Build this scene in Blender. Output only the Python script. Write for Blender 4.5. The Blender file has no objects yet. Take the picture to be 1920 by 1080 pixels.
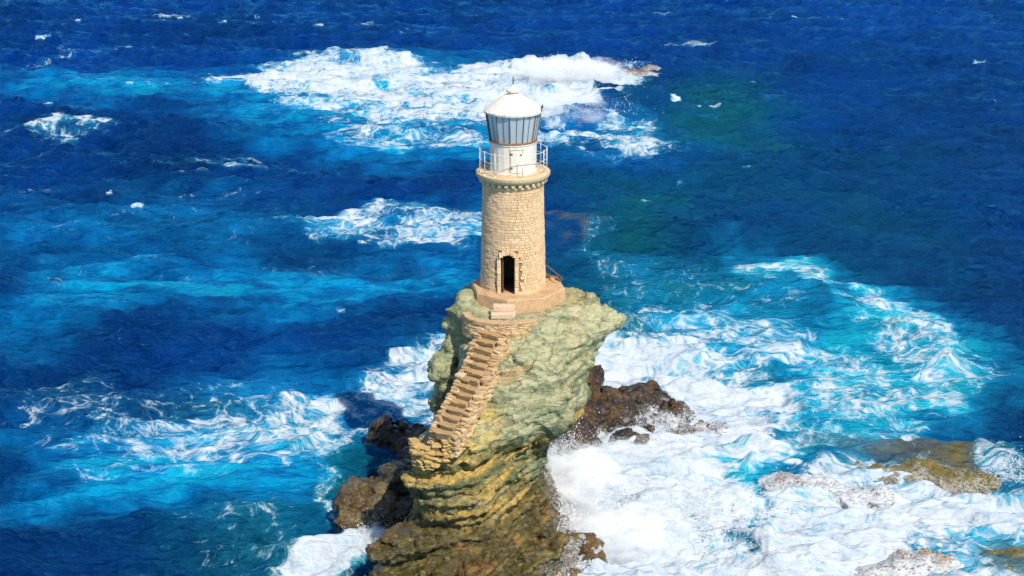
import bpy, math, random
import numpy as np
from mathutils import Vector, Matrix
R = math.radians
random.seed(7); rng = np.random.default_rng(11)
scene = bpy.context.scene
COL = scene.collection

# ------------------------------------------------------------------ camera, sky, sun, exposure
PITCH = 19.0; FPX = 2800.0; CAMY = -66.2; CAMZ = 34.8; CAMX = -0.05
cam_d = bpy.data.cameras.new('camera'); cam_d.sensor_width = 36; cam_d.lens = 36 * FPX / 1920
cam_d.clip_start = 0.5; cam_d.clip_end = 20000
cam = bpy.data.objects.new('camera', cam_d); COL.objects.link(cam)
cam.location = (CAMX, CAMY, CAMZ); cam.rotation_euler = (R(90 - PITCH), 0, 0)
scene.camera = cam

SUN_EL = 49.0
SUN_DIR = Vector((0.52, -0.85, 0)).normalized() * math.cos(R(SUN_EL)) + Vector((0, 0, math.sin(R(SUN_EL))))
w = bpy.data.worlds.new('World'); scene.world = w; w.use_nodes = True
nt = w.node_tree; nt.nodes.clear()
sky = nt.nodes.new('ShaderNodeTexSky'); sky.sky_type = 'NISHITA'; sky.sun_disc = False
sky.sun_elevation = R(SUN_EL); sky.sun_rotation = math.atan2(SUN_DIR.x, SUN_DIR.y)
sky.air_density = 1.0; sky.dust_density = 0.0; sky.ozone_density = 2.0
bg = nt.nodes.new('ShaderNodeBackground'); bg.inputs[1].default_value = 0.12
out = nt.nodes.new('ShaderNodeOutputWorld')
nt.links.new(sky.outputs[0], bg.inputs[0]); nt.links.new(bg.outputs[0], out.inputs[0])
sd = bpy.data.lights.new('sun', 'SUN'); sd.energy = 4.0; sd.angle = R(0.5); sd.color = (1.0, 0.94, 0.82)
sun = bpy.data.objects.new('sun', sd); COL.objects.link(sun)
sun.rotation_euler = (-SUN_DIR).to_track_quat('-Z', 'Y').to_euler()
scene.view_settings.view_transform = 'Standard'; scene.view_settings.look = 'None'
scene.view_settings.exposure = 0.40; scene.view_settings.gamma = 1.0; scene.view_settings.use_curve_mapping = False
try:
    scene.cycles.max_bounces = 12; scene.cycles.transparent_max_bounces = 16
    scene.cycles.volume_step_rate = 4.0; scene.cycles.volume_bounces = 7; scene.cycles.volume_max_steps = 64; scene.cycles.use_denoising = True
    scene.cycles.sample_clamp_indirect = 6.0
except Exception: pass

# ------------------------------------------------------------------ helpers
def TT(py): return math.tan(R(PITCH) + math.atan((py - 540) / FPX))
def at(px, py, z=0.0):
    """where the sight line through a photo pixel meets height z"""
    d = (CAMZ - z) / TT(py)
    depth = d * math.cos(R(PITCH)) + (CAMZ - z) * math.sin(R(PITCH))
    return ((px - 960) / FPX * depth + CAMX, d + CAMY)

def smooth(a, b, x):
    t = np.clip((x - a) / (b - a), 0, 1); return t * t * (3 - 2 * t)
_perm = np.random.default_rng(3).permutation(256).astype(np.int32); _perm = np.concatenate([_perm, _perm, _perm])
_g = np.random.default_rng(4).normal(size=(256, 3)); _g /= np.linalg.norm(_g, axis=1)[:, None]; _g = _g.astype(np.float32)
def noise3(x, y, z):
    x = np.asarray(x, np.float32); y = np.asarray(y, np.float32); z = np.asarray(z, np.float32)
    xi = np.floor(x).astype(np.int32); yi = np.floor(y).astype(np.int32); zi = np.floor(z).astype(np.int32)
    fx, fy, fz = x - xi, y - yi, z - zi
    xi &= 255; yi &= 255; zi &= 255
    u, v, s = fx*fx*fx*(fx*(fx*6-15)+10), fy*fy*fy*(fy*(fy*6-15)+10), fz*fz*fz*(fz*(fz*6-15)+10)
    def c(i, j, k):
        h = _perm[_perm[_perm[(xi + i) & 255] + ((yi + j) & 255)] + ((zi + k) & 255)]
        g = _g[h]; return g[..., 0] * (fx - i) + g[..., 1] * (fy - j) + g[..., 2] * (fz - k)
    a = c(0,0,0); a = a + u * (c(1,0,0) - a); b = c(0,1,0); b = b + u * (c(1,1,0) - b)
    a = a + v * (b - a)
    d = c(0,0,1); d = d + u * (c(1,0,1) - d); e = c(0,1,1); e = e + u * (c(1,1,1) - e)
    d = d + v * (e - d)
    return (a + s * (d - a)) * 1.5
def fbm(x, y, z, o=4, gain=.5):
    t = 0; a = 1.0; f = 1.0
    for i in range(o):
        t = t + a * noise3(x * f + 17.3 * i, y * f - 9.1 * i, z * f + 4.7 * i); a *= gain; f *= 2.03
    return t

def mesh_np(name, V, F, mat, parent=None, smooth_=True, attrs=None):
    V = np.asarray(V, np.float32); F = np.asarray(F, np.int32)
    me = bpy.data.meshes.new(name); n = F.shape[1]
    me.vertices.add(len(V)); me.vertices.foreach_set('co', V.ravel())
    me.loops.add(F.size); me.loops.foreach_set('vertex_index', F.ravel())
    me.polygons.add(len(F)); me.polygons.foreach_set('loop_start', np.arange(0, F.size, n, dtype=np.int32))
    me.update(calc_edges=True)
    me.polygons.foreach_set('use_smooth', np.full(len(F), smooth_))
    for k, (typ, arr) in (attrs or {}).items():
        at_ = me.attributes.new(k, typ, 'POINT')
        at_.data.foreach_set({'FLOAT': 'value', 'FLOAT_COLOR': 'color', 'FLOAT_VECTOR': 'vector'}[typ], np.asarray(arr, np.float32).ravel())
    me.materials.append(mat); me.validate()
    o = bpy.data.objects.new(name, me); COL.objects.link(o); o.parent = parent
    return o
class MB:
    """collects simple solids into one mesh"""
    def __init__(s): s.v = []; s.f = []
    def add(s, v, f):
        b = len(s.v); s.v += [tuple(p) for p in v]; s.f += [tuple(i + b for i in q) for q in f]
    def box(s, c, size, rot=None, jit=0.0, M=None):
        hx, hy, hz = size[0] / 2, size[1] / 2, size[2] / 2
        p = [Vector((x * hx, y * hy, z * hz)) for x in (-1, 1) for y in (-1, 1) for z in (-1, 1)]
        p = [Vector((q.x + random.uniform(-jit, jit), q.y + random.uniform(-jit, jit), q.z + random.uniform(-jit, jit))) for q in p]
        if rot is not None: p = [Matrix.Rotation(rot, 3, 'Z') @ q for q in p]
        if M is not None: p = [M @ q for q in p]
        c = Vector(c)
        s.add([q + c for q in p], [(0,1,3,2), (4,6,7,5), (0,4,5,1), (2,3,7,6), (0,2,6,4), (1,5,7,3)])
    def stone(s, c, size, rot=0.0, jit=0.02, bev=0.18):
        """a block with chamfered edges and uneven corners"""
        hx, hy, hz = size[0] / 2, size[1] / 2, size[2] / 2; b = min(hx, hy, hz) * bev * 2
        pts = []
        J = [[random.uniform(-jit, jit) for _ in range(3)] for _ in range(8)]
        k = 0; c = Vector(c); Rm = Matrix.Rotation(rot, 3, 'Z')
        for x in (-1, 1):
            for y in (-1, 1):
                for z in (-1, 1):
                    j = J[k]; k += 1
                    for q in ((x*hx, y*(hy-b), z*(hz-b)), (x*(hx-b), y*hy, z*(hz-b)), (x*(hx-b), y*(hy-b), z*hz)):
                        pts.append(Rm @ Vector((q[0] + j[0], q[1] + j[1], q[2] + j[2])) + c)
        I = lambda x, y, z, a: ((x * 2 + y) * 2 + z) * 3 + a
        f = []
        for x in (0, 1): q = [I(x,0,0,0), I(x,1,0,0), I(x,1,1,0), I(x,0,1,0)]; f.append(q if x else q[::-1])
        for y in (0, 1): q = [I(0,y,0,1), I(1,y,0,1), I(1,y,1,1), I(0,y,1,1)]; f.append(q[::-1] if y else q)
        for z in (0, 1): q = [I(0,0,z,2), I(1,0,z,2), I(1,1,z,2), I(0,1,z,2)]; f.append(q if z else q[::-1])
        for a, b_ in ((0, 1), (1, 0)):
            pass
        for x in (0, 1):
            for y in (0, 1): f.append([I(x,y,0,0), I(x,y,1,0), I(x,y,1,1), I(x,y,0,1)] if (x ^ y) else [I(x,y,0,1), I(x,y,1,1), I(x,y,1,0), I(x,y,0,0)])
        for x in (0, 1):
            for z in (0, 1): f.append([I(x,0,z,0), I(x,0,z,2), I(x,1,z,2), I(x,1,z,0)] if (x ^ z) else [I(x,0,z,0), I(x,1,z,0), I(x,1,z,2), I(x,0,z,2)])
        for y in (0, 1):
            for z in (0, 1): f.append([I(0,y,z,1), I(1,y,z,1), I(1,y,z,2), I(0,y,z,2)] if (y ^ z) else [I(0,y,z,1), I(0,y,z,2), I(1,y,z,2), I(1,y,z,1)])
        for x in (0, 1):
            for y in (0, 1):
                for z in (0, 1): q = [I(x,y,z,0), I(x,y,z,1), I(x,y,z,2)]; f.append(q if (x + y + z) % 2 else q[::-1])
        s.add(pts, f)
    def tube(s, pts, r, n=8, close=False):
        pts = [Vector(p) for p in pts]; N = len(pts); b = len(s.v)
        for i, p in enumerate(pts):
            if close: t = pts[(i + 1) % N] - pts[i - 1]
            else: t = pts[min(i + 1, N - 1)] - pts[max(i - 1, 0)]
            t.normalize(); up = Vector((0, 0, 1)) if abs(t.z) < .9 else Vector((1, 0, 0))
            a = t.cross(up).normalized(); c = a.cross(t)
            for k in range(n):
                an = 2 * math.pi * k / n; s.v.append(tuple(p + (a * math.cos(an) + c * math.sin(an)) * r))
        for i in range(N if close else N - 1):
            j = (i + 1) % N
            for k in range(n): s.f.append((b + i*n + k, b + j*n + k, b + j*n + (k+1) % n, b + i*n + (k+1) % n))
        if not close:
            s.f.append(tuple(b + k for k in range(n))); s.f.append(tuple(b + (N-1)*n + k for k in reversed(range(n))))
    def lathe(s, prof, n=64, cap0=False, cap1=False, cx=0, cy=0, a0=0.0):
        b = len(s.v)
        for r, z in prof:
            for k in range(n):
                a = a0 + 2 * math.pi * k / n; s.v.append((cx + r * math.cos(a), cy + r * math.sin(a), z))
        for i in range(len(prof) - 1):
            for k in range(n): s.f.append((b + i*n + k, b + i*n + (k+1) % n, b + (i+1)*n + (k+1) % n, b + (i+1)*n + k))
        if cap0: s.f.append(tuple(b + k for k in reversed(range(n))))
        if cap1: s.f.append(tuple(b + (len(prof)-1)*n + k for k in range(n)))
    def build(s, name, mat, parent=None, smooth_=False, loc=None, angle=None):
        me = bpy.data.meshes.new(name); me.from_pydata(s.v, [], s.f); me.materials.append(mat); me.update()
        o = bpy.data.objects.new(name, me); COL.objects.link(o)
        if parent is not None: o.parent = parent
        if loc: o.location = loc
        if smooth_:
            me.polygons.foreach_set('use_smooth', [True] * len(me.polygons))
            if angle is not None:
                try: me.set_sharp_from_angle(angle=R(angle))
                except Exception: pass
        return o
def tag(o, label=None, cat=None, group=None, kind=None):
    if label: o['label'] = label
    if cat: o['category'] = cat
    if group: o['group'] = group
    if kind: o['kind'] = kind
    return o
def empty(name, loc):
    o = bpy.data.objects.new(name, None); COL.objects.link(o); o.location = loc; o.empty_display_size = .3; return o

# ------------------------------------------------------------------ materials
class NB:
    def __init__(s, name):
        s.m = bpy.data.materials.new(name); s.m.use_nodes = True; s.t = s.m.node_tree; s.t.nodes.clear()
        s.out = s.t.nodes.new('ShaderNodeOutputMaterial')
    def n(s, typ, **kw):
        nd = s.t.nodes.new(typ)
        for k, v in kw.items():
            if k.startswith('i_'): nd.inputs[int(k[2:])].default_value = v
            else: setattr(nd, k, v)
        return nd
    def l(s, a, b): s.t.links.new(a, b)
    def math(s, op, a, b=None, c=None, clamp=False):
        nd = s.n('ShaderNodeMath', operation=op); nd.use_clamp = clamp
        for i, x in enumerate((a, b, c)):
            if x is None: continue
            if isinstance(x, (int, float)): nd.inputs[i].default_value = x
            else: s.l(x, nd.inputs[i])
        return nd.outputs[0]
    def mix(s, f, a, b, mode='MIX'):
        nd = s.n('ShaderNodeMix', data_type='RGBA', blend_type=mode)
        for i, x in ((0, f), (6, a), (7, b)):
            if isinstance(x, (int, float)): nd.inputs[i].default_value = x
            elif isinstance(x, tuple): nd.inputs[i].default_value = (*x, 1) if len(x) == 3 else x
            else: s.l(x, nd.inputs[i])
        return nd.outputs[2]
    def noise(s, vec, scale, detail=4, rough=.55, dist=0.0):
        nd = s.n('ShaderNodeTexNoise'); nd.inputs['Scale'].default_value = scale; nd.inputs['Detail'].default_value = detail
        nd.inputs['Roughness'].default_value = rough; nd.inputs['Distortion'].default_value = dist
        if vec is not None: s.l(vec, nd.inputs['Vector'])
        return nd.outputs[0]
    def ss(s, x, a, b):
        nd = s.n('ShaderNodeMapRange', interpolation_type='SMOOTHSTEP'); s.l(x, nd.inputs[0])
        for i, q in ((1, a), (2, b)):
            if isinstance(q, (int, float)): nd.inputs[i].default_value = q
            else: s.l(q, nd.inputs[i])
        return nd.outputs[0]
    def attr(s, name): return s.n('ShaderNodeAttribute', attribute_name=name)
    def pbsdf(s, color, rough, normal=None, spec=.5, metal=0.0):
        b = s.n('ShaderNodeBsdfPrincipled')
        for key, x in (('Base Color', color), ('Roughness', rough), ('Specular IOR Level', spec), ('Metallic', metal)):
            if isinstance(x, (int, float)): b.inputs[key].default_value = x
            elif isinstance(x, tuple): b.inputs[key].default_value = (*x, 1)
            else: s.l(x, b.inputs[key])
        if normal is not None: s.l(normal, b.inputs['Normal'])
        return b
    def bump(s, h, strength=.5, dist=.05, prev=None):
        nd = s.n('ShaderNodeBump'); nd.inputs['Strength'].default_value = strength; nd.inputs['Distance'].default_value = dist
        s.l(h, nd.inputs['Height'])
        if prev is not None: s.l(prev, nd.inputs['Normal'])
        return nd.outputs[0]
    def pos(s): return s.n('ShaderNodeTexCoord').outputs['Object']
    def done(s, b): s.l(b.outputs[0], s.out.inputs[0]); return s.m

def mat_stone(name, c0, c1, stain, rough=.9, perisland=.7, bumpd=.02, nscale=5):
    b = NB(name); p = b.pos(); g = b.n('ShaderNodeNewGeometry')
    n1 = b.noise(p, nscale, 6, .6); n2 = b.noise(p, nscale * 5, 5, .65); n3 = b.noise(p, .9, 4, .6)
    c = b.mix(b.math('MULTIPLY', g.outputs['Random Per Island'], perisland), c0, c1)
    c = b.mix(b.math('MULTIPLY', b.ss(n1, .45, .75), .55), c, stain)
    c = b.mix(b.math('MULTIPLY', b.ss(n3, .45, .7), .35), c, stain)
    c = b.mix(b.ss(n2, .3, .75), b.mix(.25, c, (0, 0, 0)), c)
    nm = b.bump(b.math('ADD', n1, b.math('MULTIPLY', n2, .5)), .8, bumpd)
    return b.done(b.pbsdf(c, rough, nm, .25))
M = {}
M['tower'] = mat_stone('tower_stone', (.95, .67, .41), (.64, .42, .24), (.76, .44, .18))
M['mortar'] = mat_stone('mortar', (.34, .23, .13), (.34, .23, .13), (.22, .14, .08), nscale=12)
M['concrete'] = mat_stone('ochre_concrete', (.66, .42, .23), (.66, .42, .23), (.38, .22, .10), nscale=2.6, bumpd=.06)
M['ledge'] = mat_stone('gallery_stone', (.76, .56, .33), (.70, .52, .32), (.52, .34, .15), nscale=4)
M['steps'] = mat_stone('stair_stone', (.84, .59, .35), (.46, .29, .14), (.66, .40, .13), nscale=5, bumpd=.05, perisland=1.0)
M['masonry'] = mat_stone('landing_masonry', (.70, .47, .20), (.42, .27, .09), (.60, .38, .09), nscale=5, bumpd=.03)
M['doorstep'] = mat_stone('doorstep_stone', (.78, .58, .42), (.70, .50, .36), (.55, .38, .2), nscale=6)
def mat_paint():
    b = NB('white_paint'); p = b.pos(); mp = b.n('ShaderNodeMapping'); b.l(p, mp.inputs[0]); mp.inputs['Scale'].default_value = (6, 6, .9)
    st = b.noise(mp.outputs[0], 1.6, 6, .65, .4); n2 = b.noise(p, 14, 5, .6)
    c = b.mix(b.math('MULTIPLY', b.ss(st, .50, .70), .5), (.76, .69, .59), (.50, .29, .13))
    c = b.mix(b.math('MULTIPLY', b.ss(n2, .62, .72), .45), c, (.4, .2, .08))
    return b.done(b.pbsdf(c, .45, b.bump(n2, .3, .01), .4))
M['white'] = mat_paint()
def plain(name, c, rough=.6, metal=0.0, n=8.0, dark=.5):
    b = NB(name); p = b.pos(); t = b.noise(p, n, 5, .6)
    return b.done(b.pbsdf(b.mix(b.ss(t, .3, .75), tuple(x * dark for x in c), c), rough, b.bump(t, .4, .01), .4, metal))
M['rust'] = plain('rusty_iron', (.30, .14, .05), .8)
M['mullion'] = plain('grimy_mullion', (.20, .13, .08), .6)
M['dark'] = plain('dark_iron', (.05, .045, .04), .6)
M['inside'] = plain('interior_plaster', (.20, .13, .08), .95)
M['shelf'] = plain('lantern_shelf', (.50, .30, .15), .8)
M['lamp'] = plain('lamp_body', (.35, .45, .55), .3)
def mat_glass():
    b = NB('lantern_glass'); p = b.pos(); n_ = b.noise(p, 3, 3, .6)
    g = b.n('ShaderNodeBsdfGlossy'); g.inputs['Roughness'].default_value = .08; g.inputs[0].default_value = (.8, .88, .95, 1)
    t = b.n('ShaderNodeBsdfTransparent'); t.inputs[0].default_value = (.93, .95, .96, 1)
    d = b.n('ShaderNodeBsdfDiffuse'); d.inputs[0].default_value = (.90, .93, .95, 1)
    m1 = b.n('ShaderNodeMixShader'); m1.inputs[0].default_value = .42; b.l(t.outputs[0], m1.inputs[1]); b.l(d.outputs[0], m1.inputs[2])
    m2 = b.n('ShaderNodeMixShader'); m2.inputs[0].default_value = .22; b.l(m1.outputs[0], m2.inputs[1]); b.l(g.outputs[0], m2.inputs[2])
    b.l(m2.outputs[0], b.out.inputs[0]); return b.m
M['glass'] = mat_glass()

def mat_rock():
    b = NB('sea_rock'); p = b.pos(); col = b.attr('rcol').outputs['Color']; foam = b.attr('foam').outputs['Fac']; wet = b.attr('wet').outputs['Fac']
    mp = b.n('ShaderNodeMapping'); b.l(p, mp.inputs[0]); mp.inputs['Rotation'].default_value = (R(8), R(20), 0); mp.inputs['Scale'].default_value = (.8, .8, 3.2)
    s1 = b.noise(mp.outputs[0], 2.0, 8, .68, .5); n1 = b.noise(p, 4.5, 7, .65); n2 = b.noise(p, 19, 5, .6)
    v = b.n('ShaderNodeTexVoronoi', feature='DISTANCE_TO_EDGE'); v.inputs['Scale'].default_value = .55
    dn = b.n('ShaderNodeTexNoise'); dn.inputs['Scale'].default_value = 2.2; dn.inputs['Detail'].default_value = 5; b.l(p, dn.inputs[0])
    mx = b.n('ShaderNodeMix', data_type='RGBA', blend_type='LINEAR_LIGHT'); mx.inputs[0].default_value = .8; b.l(p, mx.inputs[6]); b.l(dn.outputs[1], mx.inputs[7]); b.l(mx.outputs[2], v.inputs[0])
    cm = b.n('ShaderNodeMapping'); b.l(p, cm.inputs[0]); cm.inputs['Rotation'].default_value = (R(25), R(-20), R(20)); cm.inputs['Scale'].default_value = (.35, .5, .9)
    cn = b.noise(cm.outputs[0], 1.5, 5, .5, .3); cn2 = b.noise(cm.outputs[0], 4.0, 4, .55, .3)
    crack = b.math('MULTIPLY', b.ss(b.math('ABSOLUTE', b.math('SUBTRACT', cn, .5)), .002, .012), b.math('MAXIMUM', b.ss(b.math('ABSOLUTE', b.math('SUBTRACT', cn2, .5)), .0, .012), b.ss(n1, .4, .5)))
    c = b.mix(b.ss(s1, .36, .56), b.mix(.36, col, (.02, .02, .01)), col)
    c = b.mix(b.math('MULTIPLY', b.ss(n1, .5, .75), .45), c, b.mix(.5, col, (.75, .66, .42)))
    c = b.mix(b.math('MULTIPLY', b.math('SUBTRACT', 1.0, crack), .35), c, (.05, .04, .02))
    c = b.mix(b.ss(n2, .3, .6), b.mix(.3, c, (.01, .01, .01)), c)
    # white water running over the rock
    mq = b.n('ShaderNodeMapping'); b.l(p, mq.inputs[0]); mq.inputs['Rotation'].default_value = (0, 0, R(25)); mq.inputs['Scale'].default_value = (1.4, 2.6, 1.4)
    fn = b.noise(mq.outputs[0], 2.2, 8, .7, .5)
    rid = b.math('SUBTRACT', 1.0, b.math('MULTIPLY', b.math('ABSOLUTE', b.math('SUBTRACT', fn, .5)), 6.0), clamp=True)
    pat = b.math('ADD', b.math('MULTIPLY', b.math('POWER', rid, 2.0), .5), b.math('MULTIPLY', b.math('SUBTRACT', fn, .2), 1.0))
    thr = b.math('SUBTRACT', 1.0, foam)
    fm = b.math('MULTIPLY', b.ss(pat, b.math('SUBTRACT', thr, .1), b.math('ADD', thr, .35)), .92)
    c = b.mix(fm, c, (.64, .66, .68))
    rough = b.math('SUBTRACT', .88, b.math('MULTIPLY', wet, .6)); rough = b.math('ADD', rough, b.math('MULTIPLY', fm, .3), clamp=True)
    h = b.math('ADD', b.math('MULTIPLY', s1, 1.0), b.math('ADD', b.math('MULTIPLY', n1, .6), b.math('MULTIPLY', n2, .15)))
    h = b.math('ADD', h, b.math('MULTIPLY', crack, .35)); h = b.math('ADD', h, b.math('MULTIPLY', fm, .1))
    return b.done(b.pbsdf(c, rough, b.bump(h, .9, .14), .5))
M['rock'] = mat_rock()

def mat_sea():
    b = NB('sea_water'); p = b.pos(); fl = b.attr('flow').outputs['Vector']; D = b.attr('foam').outputs['Fac']; wc = b.attr('wcol').outputs['Color']
    a = b.noise(fl, .50, 9, .60, .8)
    b2 = b.noise(fl, 1.35, 8, .64, .9)
    c3 = b.noise(fl, .20, 7, .62, .3)
    f4 = b.noise(fl, 4.5, 6, .7, .6)
    def ridge(x, k, pw):
        r = b.math('SUBTRACT', 1.0, b.math('MULTIPLY', b.math('ABSOLUTE', b.math('SUBTRACT', x, .5)), k), clamp=True)
        return b.math('POWER', r, pw)
    ra = ridge(a, 7.0, 2.0); rb = ridge(b2, 6.0, 1.8); rc = ridge(f4, 5.0, 1.5)
    wn = b.n('ShaderNodeTexNoise'); wn.inputs['Scale'].default_value = .9; wn.inputs['Detail'].default_value = 6; wn.inputs['Roughness'].default_value = .6; b.l(fl, wn.inputs['Vector'])
    mv = b.n('ShaderNodeVectorMath', operation='MULTIPLY_ADD'); b.l(wn.outputs[1], mv.inputs[0]); mv.inputs[1].default_value = (1.6, 1.6, 0); b.l(fl, mv.inputs[2])
    def lace(sc, k, pw):
        v = b.n('ShaderNodeTexVoronoi', feature='DISTANCE_TO_EDGE'); v.inputs['Scale'].default_value = sc; b.l(mv.outputs[0], v.inputs['Vector'])
        return b.math('POWER', b.math('SUBTRACT', 1.0, b.math('MULTIPLY', v.outputs['Distance'], k), clamp=True), pw)
    la = lace(.75, 2.2, 3.5); lb = lace(2.0, 1.9, 2.5)
    pat = b.math('ADD', b.math('MULTIPLY', ra, .16), b.math('MULTIPLY', rb, .14))
    pat = b.math('ADD', pat, b.math('MULTIPLY', rc, .12))
    pat = b.math('ADD', pat, b.math('ADD', b.math('MULTIPLY', la, .22), b.math('MULTIPLY', lb, .16)))
    cw = b.math('SUBTRACT', 1.05, b.math('MULTIPLY', D, .55)); pat = b.math('ADD', pat, b.math('MULTIPLY', b.math('SUBTRACT', c3, .5), cw))
    pat = b.math('ADD', pat, .06)
    thr = b.math('SUBTRACT', 1.0, D)
    foam = b.math('MULTIPLY', b.ss(pat, b.math('SUBTRACT', thr, .06), b.math('ADD', thr, .27)), b.ss(D, .06, .30))
    halo = b.ss(pat, b.math('SUBTRACT', thr, .50), b.math('ADD', thr, .10))
    # thin foam leaves milky turquoise water round it
    hsv = b.n('ShaderNodeMix', data_type='RGBA', blend_type='ADD'); hsv.inputs[0].default_value = 1; b.l(wc, hsv.inputs[6]); hsv.inputs[7].default_value = (.015, .18, .20, 1)
    c = b.mix(b.math('MULTIPLY', halo, b.ss(D, .15, .75)), wc, hsv.outputs[2])
    tone = b.noise(fl, .11, 6, .65); c = b.mix(b.ss(tone, .35, .65), b.mix(.30, c, (0, .004, .03)), c)
    thick = b.math('ADD', b.math('MULTIPLY', b.ss(b2, .36, .62), .5), b.math('MULTIPLY', b.ss(a, .35, .62), .5))
    th2 = b.ss(c3, .38, .60); fc = b.mix(thick, (.35, .43, .54), (.61, .62, .62)); fc = b.mix(th2, b.mix(.45, fc, (.31, .40, .52)), fc)
    fc = b.mix(b.math('MULTIPLY', lb, .5), fc, (.66, .66, .65))
    c = b.mix(b.math('MULTIPLY', foam, .96), c, fc)
    def aniso(sx, sy, rot):
        mp = b.n('ShaderNodeMapping'); b.l(p, mp.inputs[0]); mp.inputs['Scale'].default_value = (sx, sy, 1); mp.inputs['Rotation'].default_value = (0, 0, R(rot)); return mp.outputs[0]
    w1 = b.noise(aniso(.28, 1.3, 5), 1.1, 3, .5, .0); w2 = b.noise(aniso(.36, 1.4, -7), 3.0, 4, .6, .1)
    calm = b.math('SUBTRACT', 1.0, b.math('MULTIPLY', foam, .6))
    w1r = b.math('SUBTRACT', 1.0, b.math('MULTIPLY', b.math('ABSOLUTE', b.math('SUBTRACT', w1, .5)), 3.0)); w2r = b.math('SUBTRACT', 1.0, b.math('MULTIPLY', b.math('ABSOLUTE', b.math('SUBTRACT', w2, .5)), 3.0))
    hw = b.math('MULTIPLY', b.math('ADD', b.math('MULTIPLY', w1r, .75), b.math('MULTIPLY', w2r, .32)), calm)
    nm = b.bump(hw, 1.0, .36)
    nm = b.bump(b.math('ADD', b.math('ADD', b.math('MULTIPLY', thick, .5), b.math('MULTIPLY', b.math('ADD', lb, rc), .25)), foam), .5, .09, nm)
    rough = b.math('ADD', .12, b.math('MULTIPLY', foam, .75))
    s = b.n('ShaderNodeBsdfDiffuse'); b.l(c, s.inputs[0]); b.l(nm, s.inputs['Normal'])
    gl = b.n('ShaderNodeBsdfGlossy'); gl.inputs[0].default_value = (.15, .72, 1, 1); b.l(rough, gl.inputs['Roughness']); b.l(nm, gl.inputs['Normal'])
    fr = b.n('ShaderNodeFresnel'); fr.inputs[0].default_value = 1.33; b.l(nm, fr.inputs['Normal'])
    ff = b.math('MULTIPLY', b.math('MINIMUM', b.math('MULTIPLY', fr.outputs[0], 1.7), .72), b.math('SUBTRACT', 1.0, b.math('MULTIPLY', foam, .9)))
    ms = b.n('ShaderNodeMixShader'); b.l(ff, ms.inputs[0]); b.l(s.outputs[0], ms.inputs[1]); b.l(gl.outputs[0], ms.inputs[2])
    return b.done(ms)
M['sea'] = mat_sea()
# ------------------------------------------------------------------ THE SEA
def ocean_tile(N, L, wind, wdir, seed, kmin=0.0, spread=3.0):
    r = np.random.default_rng(seed)
    k = 2 * np.pi * np.fft.fftfreq(N, L / N); kx, ky = np.meshgrid(k, k, indexing='ij'); kk = np.hypot(kx, ky); kk[0, 0] = 1e-6
    Lw = wind ** 2 / 9.81
    ca = (kx * wdir[0] + ky * wdir[1]) / kk
    P = np.exp(-1 / (kk * Lw) ** 2) / kk ** 4 * np.abs(ca) ** spread * np.exp(-(kk * .05) ** 2)
    P[kk < kmin] = 0; P[0, 0] = 0
    P = np.where(ca < 0, P * .15, P)
    h = (r.normal(size=(N, N)) + 1j * r.normal(size=(N, N))) * np.sqrt(P)
    H = np.fft.ifft2(h); dz = H.real; s = dz.std()
    dx = np.fft.ifft2(-1j * kx / kk * h).real; dy = np.fft.ifft2(-1j * ky / kk * h).real
    # note: real parts taken of a one-sided field, so the three stay in phase
    return (dz / s).astype(np.float32), (dx / s).astype(np.float32), (dy / s).astype(np.float32)
def sample(T, u, v):
    N = T.shape[0]; u = u * N; v = v * N
    i = np.floor(u).astype(np.int64); j = np.floor(v).astype(np.int64); fu = (u - i).astype(np.float32); fv = (v - j).astype(np.float32)
    i0, i1, j0, j1 = i % N, (i + 1) % N, j % N, (j + 1) % N
    return (T[i0, j0] * (1-fu) + T[i1, j0] * fu) * (1-fv) + (T[i0, j1] * (1-fu) + T[i1, j1] * fu) * fv

# foam, aeration and shallows drawn on a world map of the sea surface
MX0, MX1, MY0, MY1, MS = -110.0, 110.0, -30.0, 220.0, 0.3
mx = np.arange(MX0, MX1, MS, dtype=np.float32); my = np.arange(MY0, MY1, MS, dtype=np.float32)
GX, GY = np.meshgrid(mx, my, indexing='ij')
# ragged domain warp for every drawn outline
_s = np.clip((GY + 66) / 75, .75, 1.7)
WX = GX + (fbm(GX * .12, GY * .09, 0 * GX, 5, .6) * 2.6 + fbm(GX * .5, GY * .4, 0 * GX + 5, 3) * .6) * _s
WY = GY + (fbm(GX * .12 + 40, GY * .09, 0 * GX + 3, 5, .6) * 2.4 + fbm(GX * .5, GY * .4, 0 * GX + 9, 3) * .6) * _s
def poly_mask(pts, feather, base=None):
    """soft mask of a foam patch, its outline given by sight lines meeting the sea; feather in metres"""
    P = np.array([at(*q) for q in pts]); m = np.zeros_like(GX)
    x0, y0 = P.min(0) - feather * 3 - 14; x1, y1 = P.max(0) + feather * 3 + 14
    ia, ib = np.searchsorted(mx, [x0, x1]); ja, jb = np.searchsorted(my, [y0, y1])
    X = WX[ia:ib, ja:jb]; Y = WY[ia:ib, ja:jb]
    d2 = np.full(X.shape, 1e9, np.float32); ins = np.zeros(X.shape, bool)
    for i in range(len(P)):
        a = P[i - 1]; c = P[i]; e = c - a; L2 = (e ** 2).sum() + 1e-9
        t = np.clip(((X - a[0]) * e[0] + (Y - a[1]) * e[1]) / L2, 0, 1)
        d2 = np.minimum(d2, (X - a[0] - t * e[0]) ** 2 + (Y - a[1] - t * e[1]) ** 2)
        cr = ((a[1] > Y) != (c[1] > Y)) & (X < (c[0] - a[0]) * (Y - a[1]) / (c[1] - a[1] + 1e-12) + a[0]); ins ^= cr
    sd = np.where(ins, -1, 1) * np.sqrt(d2)
    m[ia:ib, ja:jb] = 1 - smooth(-feather, feather, sd); return m
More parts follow.
